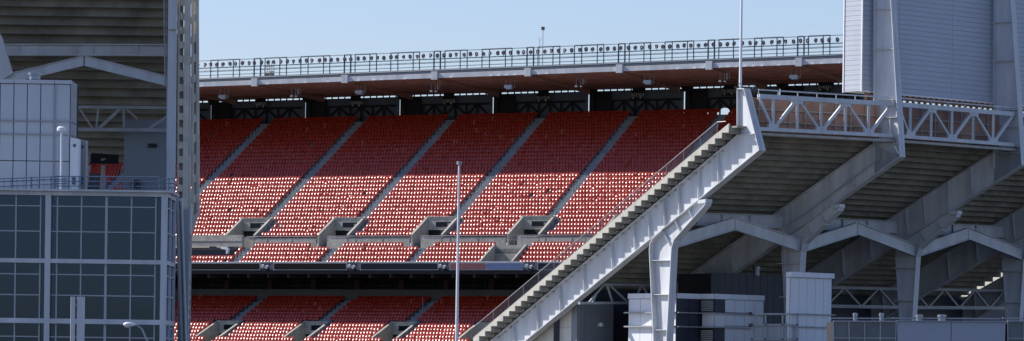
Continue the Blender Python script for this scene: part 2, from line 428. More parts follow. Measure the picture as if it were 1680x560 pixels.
part(lt, 'lower_terrace', 'far_conc', far)
for a, b in vomL:
    tt, zz = lrow[jl]; t4, z4 = lrow[min(jl + 5, len(lrow) - 1)]
    v = MB()
    for x in (a, b - .22):
        v.prism([FP(x, t4 + LT, z4 - .2), FP(x, t4 + LT, z4 + .7), FP(x, tt + LT, zz + .6), FP(x, tt + LT + .3, zz + .6), FP(x, tt + LT + .3, z4 - .2)], EA * .22)
        v.prism([FP(x - .05, t4 + LT - .05, z4 + .68), FP(x - .05, t4 + LT - .05, z4 + .82), FP(x - .05, tt + LT + .3, zz + .74), FP(x - .05, tt + LT + .3, zz + .6)], EA * .32)
    fbox(v, a + .22, b - .22, tt + LT - .05, tt + LT + .2, zz - 1.0, zz + .5); fbox(v, a + .22, b - .22, tt + LT - .15, tt + LT + .2, zz + .5, zz + .66)
    vo = part(v, 'vomitory', 'concrete', far)
    d = MB(); fbox(d, a + .22, b - .22, tt + LT + .3, tt + LT + .4, .5, zz)  # dark sheet in place of an unlit passage
    d.cur = 1; fbox(d, a + 1.2, b - 1.1, tt + LT - .1, tt + LT - .06, zz - .5, zz + .15)
    sub(d, 'doorway', ['opening_dk', 'screen_n'], vo, far)

# --- back screens, columns
zTop = upper[-1][1]
tb = tTop + .6
def roofz(s, t):
    # front edge and back edge heights traced from the photo
    s1, z1 = FS(420, 138, 19.5); s2, z2 = FS(1312, 105, 19.5)
    b1, y1 = FS(427, 163, tTop + 1.5); b2, y2 = FS(1160, 142, tTop + 1.5)
    zf = z1 + (z2 - z1) * (s - s1) / (s2 - s1); zb = y1 + (y2 - y1) * (s - b1) / (b2 - b1)
    u = (t - 19.5) / (tTop + 1.5 - 19.5)
    return zf + (zb - zf) * u
colx = [FS(x, 180, tb)[0] for x in (190, 345, 500, 655, 808, 965, 1122, 1278)]
brx = [FS(x, 130, 19.5)[0] for x in (272, 420, 568, 715, 868, 1018, 1165, 1312, 1460)]
for i, cxx in enumerate(colx):
    c = MB(); zt = roofz(cxx, tb) - .1
    fbox(c, cxx + .15, cxx + .85, tb, tb + .9, 0, zt); c.prism([FP(cxx - .1, tb + .02, zt - .6), FP(cxx + 1.2, tb + .02, zt - .6), FP(cxx + 1.0, tb + .02, zt + .1), FP(cxx - .6, tb + .02, zt + .1)], EU * .5)
    part(c, 'back_column', 'black', far)
    nx = colx[i + 1] if i + 1 < len(colx) else cxx + 13
    b = MB(); z0 = zTop - .5
    last = (i == 6)
    s0 = cxx + .9
    def zt_(s): return roofz(s, tb) - .27
    if not last:
        b.prism([FP(s0, tb + .7, z0), FP(nx - .36, tb + .7, z0), FP(nx - .36, tb + .7, zt_(nx)), FP(s0, tb + .7, zt_(s0))], EU * .12)
    else:
        # torn lower edge of the hanging curtain
        zb_ = zTop + .55
        pts = [FP(s0, tb + .7, zt_(s0)), FP(s0 + .3, tb + .7, zTop + 2.0), FP(s0 + .9, tb + .7, zTop + 1.2), FP(s0 + 2.2, tb + .7, zTop + .75), FP(s0 + 3.2, tb + .7, z0), FP(s0 + 3.7, tb + .7, zTop + .75),
               FP(s0 + 4.6, tb + .7, zTop + 1.1), FP(s0 + 5.6, tb + .7, zTop + .95), FP(s0 + 6.4, tb + .7, z0), FP(nx - .3, tb + .7, z0), FP(nx - .3, tb + .7, zt_(nx))]
        b.prism(pts, EU * .12)
    part(b, 'wind_screen', 'dkback', far)
    cu = MB(); fbox(cu, cxx + .3, cxx + 3.2, tb + .35, tb + .6, z0, roofz(cxx, tb) - .35)
    part(cu, 'curtain', 'black', far)
    tr = MB(); zc = zTop + 2.35; z1_ = zTop + .75
    tr.bar(FP(s0 + 2.2, tb + .45, zc), FP(nx - .75, tb + .45, zc), .28, .28)
    n = 6
    for q in range(n):
        sa = s0 + 2.6 + (nx - s0 - 3.5) * q / n; sb = s0 + 2.6 + (nx - s0 - 3.5) * (q + 1) / n
        if q % 2: tr.bar(FP(sa, tb + .45, zc), FP(sb, tb + .45, z1_), .22)
        else: tr.bar(FP(sa, tb + .45, z1_), FP(sb, tb + .45, zc), .22)
        tr.bar(FP(sa, tb + .45, z0), FP(sa, tb + .45, zc), .26)
    part(tr, 'truss', 'black', far)
    q = s0
    while q < nx:
        pk = MB(); fbox(pk, q, q + .14, tb + .6, tb + .75, zt_(q) - .1, roofz(q, tb) + .1); q += 1.02; part(pk, 'screen_post', 'black', far)
    pk = MB(); fbox(pk, (s0 + nx) / 2 - .8, (s0 + nx) / 2 + .55, tb + .5, tb + .7, zt_(s0) - .1, roofz((s0 + nx) / 2, tb) + .1)
    part(pk, 'screen_post', 'black', far)
# --- roof
S0r, S1r = FS(60, 140, 19.5)[0], FS(1480, 100, 19.5)[0]
rf = MB()
rf.prism([FP(S0r, 19.5, roofz(S0r, 19.5)), FP(S1r, 19.5, roofz(S1r, 19.5)), FP(S1r, tTop + 1.9, roofz(S1r, tTop + 1.9)), FP(S0r, tTop + 1.9, roofz(S0r, tTop + 1.9))], (0, 0, .25))
e0, e1 = FS(-420, 140, 19.5)[0], FS(62, 140, 19.5)[0]; zr_ = roofz(e1, 19.5)
rf.prism([FP(e0, 3, zr_), FP(e1, 3, zr_), FP(e1, tTop + 1.9, zr_), FP(e0, tTop + 1.9, zr_)], (0, 0, .3))  # unseen left extension added to shade the seats in the left opening
roof = part(rf, 'roof', 'brown', far)
rr = MB()
for q in range(1, 7):
    t = 19.5 + q * 2.2
    rr.bar(FP(S0r, t, roofz(S0r, t) - .08), FP(S1r, t, roofz(S1r, t) - .08), .12, .16)
sub(rr, 'purlin', 'brown', roof, far)
fs = MB(); 
fs.prism([FP(S0r, 19.25, roofz(S0r, 19.5) - .12), FP(S1r, 19.25, roofz(S1r, 19.5) - .12), FP(S1r, 19.25, roofz(S1r, 19.5) + .52), FP(S0r, 19.25, roofz(S0r, 19.5) + .52)], EU * .25)
sub(fs, 'fascia', 'steel', roof, far)
for a in [S0r + 1.17 * q for q in range(int((S1r - S0r) / 1.17))]:
    if random.random() < .35:
        fs = MB(); fbox(fs, a, a + .45, 19.12, 19.25, roofz(a, 19.5) - .14, roofz(a, 19.5) - .04); sub(fs, 'fascia_clip', 'white', roof, far)
for i, bxx in enumerate(brx):
    cx_ = bxx + 0.0
    zt = roofz(bxx, 19.5)
    b = MB(); fbox(b, bxx - .45, bxx + .45, 18.95, 19.3, zt - .35, zt + .75); part(b, 'fascia_bracket', 'steel', far)
    b = MB(); 
    q0 = FP(bxx, 19.6, zt - .05); q1 = FP(bxx, tTop + .9, roofz(bxx, tTop + .9) - .05)
    b.prism([q0, q1, q1 - Z3 * .7, q0 - Z3 * .25], EA * .25)
    part(b, 'roof_beam', 'brown_b', far)
# --- catwalk railing on the roof edge
cw = MB(); lm = MB()
def rz(s): return roofz(s, 19.5)
tc_ = 20.2
cb = .95
def line(h, r, m_, a=S0r, b=S1r, t=tc_):
    N = max(1, int((b - a) / 13))
    m_.tube(FP(a, t, rz(a) + h), FP(b, t, rz(b) + h), r, n=5)
for h, r in ((cb, .16), (cb + .55, .05), (cb + 1.05, .05), (cb + 1.55, .065)): line(h, r, cw)
fbx = MB()
cw.prism([FP(S0r, 19.7, rz(S0r) + .62), FP(S1r, 19.7, rz(S1r) + .62), FP(S1r, 19.7, rz(S1r) + .82), FP(S0r, 19.7, rz(S0r) + .82)], EU * 1.2)
line(cb + .3, .03, cw, t=21.4); line(cb + 1.3, .03, cw, t=21.4)
for i in range(len(brx) - 1):
    a, b = brx[i], brx[i + 1]; L = b - a
    # posts come in pairs
    for q in (.02, .07, .235, .31, .47, .55, .72, .79, .95):
        s = a + L * q; cw.tube(FP(s, tc_, rz(s) + .6), FP(s, tc_, rz(s) + cb + 2.6), .11 if q in (.02, .95) else .075, n=5)
    for q0, q1 in ((.07, .31), (.47, .79), (.95, 1.02)):
        cw.tube(FP(a + L * q0, tc_, rz(a + L * q0) + cb + 2.6), FP(a + L * q1, tc_, rz(a + L * q1) + cb + 2.6), .095, n=5)
    line(cb + 2.62, .045, cw, a, b, tc_ + .4)
part(cw, 'catwalk_railing', 'catrail', roof if False else far)
# floodlights along the catwalk
fl = MB()
ax = V(0, -1, -.35).normalized()
def flood_mb():
    m_ = MB(); d = Vector((-.25, -.9, -.42)).normalized()
    m_.tube(-d * .22, d * .02, .10, .27, n=10); m_.cur = 1; m_.tube(d * .025, d * .06, .17, .15, n=10)
    m_.cur = 0; m_.tube(d * .02, d * .1, .275, .24, n=10, cap=False)
    m_.tube(V(-.2, 0, -.3), V(-.2, 0, .05), .03, n=4).tube(V(.2, 0, -.3), V(.2, 0, .05), .03, n=4).tube(V(-.2, 0, -.3), V(.2, 0, -.3), .03, n=4)
    m_.tube(V(0, 0, -.5), V(0, 0, -.3), .04, n=4)
    return m_
fp = flood_mb().build('floodlight', ['lamp', 'lens'])
fm = fp.data
s = FS(326, 100, tc_)[0]; s1 = FS(1382, 60, tc_)[0]; first = True; n_fl = 0
while s < s1:
    o = fp if first else bpy.data.objects.new('floodlight', fm)
    if not first: COL.objects.link(o)
    first = False
    q = s + random.uniform(-.12, .12)
    o.location = FP(q, tc_ - .1, rz(q) + cb + 1.55 + .5 + random.uniform(-.04, .04))
    o.rotation_euler = (random.uniform(-.35, .3), random.uniform(-.15, .15), random.uniform(-.9, .7))
    tag(o, 'round dark floodlight in the row clipped to the roof-edge catwalk rail', 'floodlight', 'floodlights along the roof edge'); s += 1.0; n_fl += 1
# hanging speakers and fixtures
hx = [(366, 's'), (484, 'r'), (590, 's'), (713, 'r'), (835, 's'), (951, 'r'), (1063, 's'), (1187, 'r'), (1303, 's')]
cs = cr_ = 0
for x, kd in hx:
    sp, _ = FS(x, 145, 21.5); zt = roofz(sp, 21.5)
    if kd == 's':
        e = empty('hanging_speaker', FP(sp, 21.5, zt), 'speaker box hung on rods below the roof, %s speaker from the left' % ORD[cs], 'speaker', 'speaker boxes under the roof'); cs += 1
        m_ = MB(); m_.box(FP(sp, 21.5, zt - 1.35), (1.1, .7, .42), EA, EU); m_.box(FP(sp + .1, 21.5, zt - 1.62), (.8, .6, .18), EA, EU); part(m_, 'cabinet', 'steel_d' if x < 700 else 'ductgrey', e)
        m_ = MB()
        for q in (-.45, .25): m_.tube(FP(sp + q, 21.5, zt + .1), FP(sp + q, 21.5, zt - 1.2), .045, n=5)
        m_.tube(FP(sp + .85, 21.5, zt + .1), FP(sp + .85, 21.5, zt - 1.5), .04, n=5).tube(FP(sp + .85, 21.5, zt - 1.5), FP(sp + .4, 21.5, zt - 1.6), .04, n=5)
        part(m_, 'rod', 'rail_g', e)
    else:
        e = empty('hanging_fixture', FP(sp, 21.5, zt), 'pair of thin rods with small lamps below the roof, %s such pair from the left' % ORD[cr_], 'lamp', 'rod lamps under the roof'); cr_ += 1
        m_ = MB()
        for q, l in ((-.5, 1.5), (.1, 1.6), (.8, 1.3)): m_.tube(FP(sp + q, 21.5, zt + .1), FP(sp + q, 21.5, zt - l), .045, n=5)
        m_.box(FP(sp + .5, 21.5, zt - 1.0), (.16, .2, .8), EA, EU)
        part(m_, 'rod', 'rail_g', e)
        m_ = MB(); m_.box(FP(sp - .5, 21.5, zt - 1.6), (.28, .28, .22), EA, EU); part(m_, 'lamp', 'white', e)
        m_ = MB(); m_.box(FP(sp + .2, 21.5, zt - 1.65), (.25, .25, .15), EA, EU); part(m_, 'lamp', 'white', e)
# section signs
for x, y, t1, t2 in ((427, 171, '508', '527'), (584, 169, '509', '526'), (735, 166, '510', '525'), (890, 161, '511', '524'), (1045, 156, '512', '523'), (1195, 150, '513', '522'), (1352, 143, '514', '521')):
    tt = tb - .3; sp, zp = FS(x, y, tt); zt = roofz(sp, tt)
    e = empty('section_sign', FP(sp, tt, zp - .6), 'hanging section sign with pale numerals %s and %s above the top seats' % (t1, t2), 'sign', 'section signs under the roof')
    m_ = MB(); m_.box(FP(sp, tt + .08, zp), (1.75, .06, 1.2), EA, EU)
    m_.tube(FP(sp - .6, tt + .08, zp + .5), FP(sp - .6, tt + .08, zt + .1), .05, n=4).tube(FP(sp + .6, tt + .08, zp + .5), FP(sp + .6, tt + .08, zt + .1), .05, n=4)
    m_.box(FP(sp, tt + .08, zp + .9), (1.4, .1, .6), EA, EU)
    part(m_, 'sign_board', 'black', e)
    l = MB(); 
    for a in (-.55, .5):
        l.prism([FP(sp + a - .13, tt - .02, zp - .28), FP(sp + a + .13, tt - .02, zp - .28), FP(sp + a, tt - .02, zp - .52)], EU * .05)
    part(l, 'arrow', 'sign', e)
    for a, tx in ((-.86, t1), (.12, t2)):
        cu = bpy.data.curves.new('numeral', 'FONT'); cu.body = tx; cu.size = .62; cu.extrude = .01
        ob = bpy.data.objects.new('tmp', cu); me = bpy.data.meshes.new_from_object(ob); bpy.data.objects.remove(ob)
        me.materials.append(M['sign']); o = bpy.data.objects.new('numeral', me); COL.objects.link(o)
        o.parent = e; o.rotation_euler = (R(90), 0, -PH); o.location = FP(sp + a, tt, zp - .2) - e.location
# roof mast, antenna, rack
def pole(name, a, b, r1, r2, m, lab, cat, extra=None):
    e = empty(name, a, lab, cat); m_ = MB(); m_.tube(a, b, r1, r2, n=10); part(m_, 'pole', m, e, smooth=False)
    if extra: extra(e)
    return e
sp, _ = FS(890, 112, 21)
def ex1(e):
    m_ = MB(); z = FS(888, 47, 21)[1]; m_.box(FP(sp, 21, z), (.34, .34, .42), EA, EU); part(m_, 'finial', 'lamp', e)
pole('mast', FP(sp, 21, roofz(sp, 21) + .2), FP(sp, 21, FS(888, 48, 21)[1]), .05, .04, 'steel_d', 'thin tall mast with small dark ball rising from the roof edge', 'mast', ex1)
sp2 = sp - .45
def ex2(e):
    z = FS(884, 68, 21)[1]; m_ = MB(); m_.tube(FP(sp2, 21, z), FP(sp2 - .25, 21, z + .55), .03, n=4).tube(FP(sp2, 21, z), FP(sp2 + .25, 21, z + .55), .03, n=4); part(m_, 'fork', 'steel_d', e)
pole('antenna', FP(sp2, 21, roofz(sp2, 21) + .2), FP(sp2, 21, FS(884, 68, 21)[1]), .035, .03, 'steel_d', 'short forked antenna beside the tall mast on the roof', 'antenna', ex2)
sp, _ = FS(442, 120, 21.2); zb = roofz(sp, 21.2) + .3
e = empty('equipment_rack', FP(sp, 21.2, zb), 'pale equipment rack with stacked boxes standing on the left catwalk', 'rack')
m_ = MB()
for q in (-.7, -.35, 0, .35, .7): m_.tube(FP(sp + q, 21.2, zb), FP(sp + q, 21.2, zb + 2.9), .04, n=4)
for h in (.6, 1.5, 2.2): m_.tube(FP(sp - .7, 21.2, zb + h), FP(sp + .7, 21.2, zb + h), .05, n=4)
part(m_, 'frame', 'rail_g', e)
m_ = MB(); m_.box(FP(sp - .3, 21.2, zb + .7), (.6, .3, 1.2), EA, EU).box(FP(sp + .45, 21.2, zb + 1.3), (.5, .3, .6), EA, EU).box(FP(sp + .4, 21.2, zb + .4), (.45, .3, .5), EA, EU); part(m_, 'box', 'concrete_l', e)
# thin pole on the lower tier
s, z = FS(693, 530, 4.5); z1 = FS(693, 489, 4.5)[1]
def ex3(e):
    m_ = MB(); m_.box(FP(s, 4.5, z1), (.16, .16, .3), EA, EU); m_.tube(FP(s - 1.1, 4.5, z + .5), FP(s + .6, 4.5, z + .5), .04, n=4); part(m_, 'bracket', 'maroon', e)
pole('marker_pole', FP(s, 4.5, z - .7), FP(s, 4.5, z1), .05, .04, 'rail_g', 'slim pinkish pole standing in the shaded lower red seats', 'pole', ex3)
# white folded tarp by the left stairwell
s, z = FS(370, 410, 3.2)
t_ = MB(); 
t_.prism([FP(s - .8, 3.2, z + .3), FP(s + .1, 3.2, z + .42), FP(s + .4, 3.2, z + .1), FP(s + .25, 3.2, z - .55), FP(s + .05, 3.2, z - .5), FP(s + .1, 3.2, z + 0), FP(s - .7, 3.2, z + .12)], EU * .5)
tag(t_.build('tarpaulin', 'white', origin=FP(s, 3.2, z)), 'crumpled white tarpaulin in the dark recess above the left front seats', 'tarpaulin')

# --- SEATS
def seat_mesh(name='stadium_seat'):
    v = []; f = []
    def dome(w, z0, z1, y0, bul, tilt, N=4):
        b = len(v)
        for i in range(N + 1):
            for j in range(N + 1):
                a = 2 * j / N - 1; c = 2 * i / N - 1
                x = w / 2 * a * (1 - .12 * c * c); z = z0 + (z1 - z0) * (c + 1) / 2
                y = y0 + tilt * (z - z0) + bul * (a * a + c * c) * .5
                v.append((x, y, z))
        for i in range(N):
            for j in range(N):
                q = b + i * (N + 1) + j; f.append((q, q + 1, q + N + 2, q + N + 1))
    dome(.43, .42, .90, .14, .05, .25, 2)       # backrest
    dome(.37, .36, .77, -.12, .08, .50, 5)       # folded pan
    b = len(v)
    for x in (-.225, .225):
        v.extend([(x, -.05, 0), (x, .2, 0), (x, .2, .5), (x, -.05, .5)]); f.append((b, b + 1, b + 2, b + 3)); b += 4
    return v, f
sv_, sf_ = seat_mesh()
ca, sa_ = math.cos(-PH), math.sin(-PH)
def seat_obj_mesh():
    me = bpy.data.meshes.new('stadium_seat'); me.from_pydata(sv_, [], sf_); me.materials.append(M['seat'])
    me.polygons.foreach_set('use_smooth', [True] * len(sf_)); return me
sm = seat_obj_mesh()
# the 300 that show largest: nearest seats in view = right-hand end of the front and upper blocks
def inview(sd):
    q = FP(*sd[:3]) - CAM; return F * q.x / q.y + 840
cand = []
for i, sd in enumerate(seats):
    x = inview(sd)
    zz = FP(*sd[:3]); y = HY - F * (zz.z - CZ) / zz.y
    if sd[3] in 'FU' and x < 1205 and y < 900 - .8 * x + 448 - 20 - 80 * 0: 
        edge = (x - 811) / 382 * (-318) + 558 - 24
        if y < edge - 6 and x > 330: cand.append((zz.y, i))
cand.sort(); indiv = set(i for _, i in cand[:300])
bulk_v = []; bulk_f = []
def add_bulk(sd):
    if random.random() < .003: return
    o = FP(*sd[:3]); b = len(bulk_v); ja = random.gauss(0, .05); jt = random.gauss(0, .035)
    if random.random() < .03: jt += random.choice((-.35, .3))
    c2, s2 = math.cos(-PH + ja), math.sin(-PH + ja); tz = random.gauss(0, .012)
    for x, y, z in sv_:
        y += (z - .5) * jt
        bulk_v.append((o.x + x * c2 - y * s2, o.y + x * s2 + y * c2, o.z + z + tz))
    for q in sf_: bulk_f.append(tuple(b + k for k in q))
for i, sd in enumerate(seats):
    if i in indiv:
        o = bpy.data.objects.new('stadium_seat', sm); COL.objects.link(o); o.location = FP(*sd[:3]); o.rotation_euler = (0, 0, -PH + random.gauss(0, .02))
        tag(o, 'red tip-up seat among the nearest ones, right end of the far red seating', 'seat', 'nearest red seats at the right end of the far stand')
    else: add_bulk(sd)
me = bpy.data.meshes.new('stadium_seats'); me.from_pydata(bulk_v, [], bulk_f); me.materials.append(M['seat'])
me.polygons.foreach_set('use_smooth', [True] * len(bulk_f))
o = bpy.data.objects.new('stadium_seats', me); COL.objects.link(o)
tag(o, 'rows upon rows of red tip-up seats filling the far grandstand', 'seats', kind='stuff')
print('SEATS', len(seats), 'floods', n_fl)

# ================================================================== NEAR (RIGHT) GRANDSTAND
EPX = [((1251, 247), 300), ((1481, 258), 308), ((1680, 272), 318.5), ((1858, 284), 331), ((2010, 296), 347), ]
E = [P(*p, d) for p, d in EPX]; AL = [R(40), R(47), R(53), R(57), R(62)]
def axes(k):
    d2 = V(-math.sin(AL[k]), math.cos(AL[k]), 0); n = V(-math.cos(AL[k]), -math.sin(AL[k]), 0); return d2, n
D0v, N0v = axes(0)
def f0(px, py, k=0, yoff=0.0):
    d2, n = axes(k); q = onplane(px, py, E[k] + n * yoff, n); q = q - E[k]; return (q.dot(d2), q.z)
near = empty('grandstand', V(E[0].x, E[0].y, 0), 'near grandstand at right seen from below, grey steel rakers under stepped concrete', 'grandstand')
NL = near.location
def bay(k, w, u, z):
    a = E[k] + axes(k)[0] * u; b = E[k + 1] + axes(k + 1)[0] * u
    p = a.lerp(b, w); p.z = E[k].z * (1 - w) + E[k + 1].z * w + z; return p
def L(uz, y=0): return V(uz[0], y, uz[1])
tp0, tp1 = f0(1193, 240), f0(811, 558)
slope = (tp1[1] - tp0[1]) / (tp1[0] - tp0[0])
def topz(u): return tp0[1] + slope * (u - tp0[0])
b0, b1 = f0(1251, 247), f0(900, 533)
bsl = (b1[1] - b0[1]) / (b1[0] - b0[0])
def botz(u): return bsl * u
GZ = -E[0].z
uEnd = min(36, (GZ + 1.0) / bsl)
poly = [f0(1213, 147), f0(1226, 147), (0, 0)] + [(uEnd, botz(uEnd)), (uEnd, topz(uEnd)), tp0, f0(1213, 222)]
colp = [f0(1150, 329), f0(1163, 327), f0(1161, 338), f0(1118, 386), f0(1111, 394), f0(1107, 408), f0(1099, 560), f0(1094, 650), f0(1086, 650), f0(1079, 560), f0(1072, 412), f0(1073, 400), f0(1078, 391), f0(1092, 378)]
for q in (7, 8): colp[q] = (colp[q][0], GZ + .02)
FW = .38
print('slope', slope, bsl, 'uEnd', uEnd, 'tp0', tp0, 'col', colp[0], colp[5])
pyl = [f0(1438, -160, 1), f0(1452, -160, 1), f0(1466, 0, 1), (0, 0), (3.0, botz(3.0)), f0(1436, 262, 1), f0(1437, 160, 1)]
for k in range(5):
    mb = MB(); tw = .05
    pl = poly if k == 0 else [(0, 0), (uEnd, botz(uEnd)), (uEnd, topz(uEnd)), (tp0[0] - 1.2, topz(tp0[0] - 1.2)), (.2, 1.8)]
    mb.prism([L(p, -tw / 2) for p in pl], (0, tw, 0))
    # the same web continues into the haunched column
    web = mb.build('raker_frame', 'steel', near)
    web.location = E[k] - NL; web.rotation_euler = (0, 0, math.pi / 2 + AL[k])
    if k == 1:
        for q in (8, 9, 10, 11): colp[q] = (colp[q][0] - .4, colp[q][1])
    cm = MB(); cm.prism([L(p, -tw / 2) for p in colp], (0, tw, 0)); cm.build('column_web', 'steel', web)
    fl_ = MB(); wv = (0, FW, 0)
    up = (1, 0, 1)
    if k == 0: fl_.plate([L(f0(1226, 147)), L((0, 0))], wv, .06, (1, 0, 0)); fl_.plate([L(f0(1213, 147)), L(f0(1213, 222)), L(tp0)], (0, FW * .8, 0), .05, (-1, 0, -1))
    fl_.plate([L((0, 0)), L((uEnd, botz(uEnd)))], wv, .06, (0, 0, 1))
    ut = tp0[0] if k == 0 else tp0[0] - 1.2
    fl_.plate([L((ut, topz(ut))), L((uEnd, topz(uEnd)))], wv, .06, (0, 0, -1))
    if k == 0: fl_.plate([L(f0(1213, 222)), L((f0(1213, 222)[0] - 1.9, f0(1213, 222)[1] + .05))], (0, FW * .7, 0), .05, (0, 0, -1))
    if k == 0:   # cap plate
        fl_.plate([L(f0(1213, 147)), L(f0(1226, 147))], wv, .08, (0, 0, 1))
    fl_.build('flange', 'steel', web)
    fl_ = MB()
    fl_.plate([L(p) for p in [colp[1], colp[2], colp[3], colp[4], colp[5], colp[6], colp[7]]], wv, .06, (1, 0, 0.2))
    fl_.plate([L(p) for p in [colp[8], colp[9], colp[10], colp[11], colp[12], colp[13]]], (0, .52 if k == 0 else .24, 0), .06, (-1, 0, 0))
    fl_.plate([L(colp[0]), L(colp[1])], wv, .3, (0, 0, -1))
    fl_.build('column_flange', 'steel', web)
    st = MB()
    x = 1185.0; us = []
    for xt in (1180, 1150, 1116, 1092, 1067, 1043, 1006, 960, 921, 884, 845, 806):
        y = 240 + (1193 - xt) * .8325
        a = f0(xt, y); ub = a[0] - .25; 
        if xt == 1150: ub = a[0]
        a = (a[0], topz(a[0]) - .06); b = (ub, botz(ub) + .06)
        st = MB(); st.prism([L(a, -FW * .8), L(b, -FW * .8), L((b[0] + .05, b[1]), -FW * .8), L((a[0] + .05, a[1]), -FW * .8)], (0, FW * 1.6, 0))
        st.build('stiffener', 'steel', web)
    for yy in (427, 483, 541):
        a, b = f0(1072 + (yy - 400) * .045, yy), f0(1106 - (yy - 400) * .05, yy)
        st = MB(); st.prism([L(a, -FW), L(b, -FW), L((b[0], b[1] - .06), -FW), L((a[0], a[1] - .06), -FW)], (0, FW * 2, 0)); st.build('stiffener', 'steel', web)
    for (xa, ya), (xb, yb) in (((1092, 380), (1104, 405)), ((1112, 363), (1120, 382)), ((1134, 345), (1141, 362))):
        a, b = f0(xa, ya), f0(xb, yb)
        st = MB(); st.prism([L(a, -FW * .8), L(b, -FW * .8), L((b[0] + .05, b[1]), -FW * .8), L((a[0] + .05, a[1]), -FW * .8)], (0, FW * 1.6, 0)); st.build('stiffener', 'steel', web)
# stepped slabs
TD = .82; RS = -slope * TD; NR = int((uEnd - tp0[0] + 2) / TD); OV = 1.0; U0 = tp0[0] - 2.2
for k in range(4):
    sb = MB()
    for j in range(NR):
        u = U0 + j * TD; z = topz(u) - .02; th = .16
        def q(w, du, dz):
            p = bay(k, w, u + du, z + dz)
            if k == 0 and w == 0: p = p + axes(0)[1] * OV
            return p
        # tread slab
        A = [q(0, 0, .38), q(0, TD + .04, .38), q(0, TD + .04, .38 - th), q(0, 0, .38 - th)]
        B = [q(1, 0, .38), q(1, TD + .04, .38), q(1, TD + .04, .38 - th), q(1, 0, .38 - th)]
        bI = len(sb.v); sb.v += A + B
        for fa in ((0, 1, 2, 3), (7, 6, 5, 4), (0, 4, 5, 1), (1, 5, 6, 2), (2, 6, 7, 3), (3, 7, 4, 0)): sb.f.append(tuple(bI + i for i in fa)); sb.mi.append(0)
        # riser stem below the outer edge of the tread (downwards)
        A = [q(0, TD - .17, .38 - th + .02), q(0, TD + .03, .38 - th + .02), q(0, TD + .03, .38 - RS - .2), q(0, TD - .17, .38 - RS - .2)]
        B = [q(1, TD - .17, .38 - th + .02), q(1, TD + .03, .38 - th + .02), q(1, TD + .03, .38 - RS - .2), q(1, TD - .17, .38 - RS - .2)]
        bI = len(sb.v); sb.v += A + B
        for fa in ((0, 1, 2, 3), (7, 6, 5, 4), (0, 4, 5, 1), (1, 5, 6, 2), (2, 6, 7, 3), (3, 7, 4, 0)): sb.f.append(tuple(bI + i for i in fa)); sb.mi.append(0)
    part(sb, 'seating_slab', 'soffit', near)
# the pale stepped side of the end bay
ss = MB()
for j in range(NR):
    u = U0 + j * TD; z = topz(u)
    if u < tp0[0] - 1.4: continue
    top0 = topz(u) + 1.02; top1 = topz(u + TD) + 1.02
    n = axes(0)[1]; d2 = axes(0)[0]
    def q(uu, zz): return E[0] + d2 * uu + Z3 * zz + n * OV
    ss.prism([q(u, top0), q(u + TD, top1), q(u + TD, z + .28), q(u, z + .28)], n * .16)
part(ss, 'stepped_edge', 'concrete_l', near)
brg = MB()
for j in range(NR):
    u = U0 + j * TD + TD * .5
    if u < tp0[0] + .3: continue
    q_ = E[0] + D0v * u + Z3 * (topz(u) + .17) + N0v * .55
    brg.box(q_, (.16, .1, .12), D0v, N0v)
    brg.box(E[0] + D0v * u + Z3 * (topz(u) + .1), (.62, .3, .34), D0v, N0v)
part(brg, 'bearing_block', 'concrete', near)
hrl = MB()
uA, uB = tp0[0] + .1, uEnd - .3
def q(u, h): return E[0] + D0v * u + Z3 * (topz(u) + 1.0 + h) + N0v * (OV + .05)
hrl.tube(q(uA, 1.0), q(uB, 1.0), .04, n=6).tube(q(uA, .12), q(uB, .12), .025, n=5)
hrl.tube(q(uA, 1.0), q(uA - 1.0, 1.0 + slope), .04, n=6)
uu = uA
while uu < uB:
    hrl.tube(q(uu, 0), q(uu, 1.0), .035, n=5); uu += 2.05
hr_o = part(hrl, 'handrail', 'rail_g', near)
pk = MB(); uu = uA
while uu < uB:
    pk.bar(q(uu, .12), q(uu, .97), .018, .018, up=(1, 0, 0)); uu += .115
sub(pk, 'picket', 'rail_g', hr_o, near)
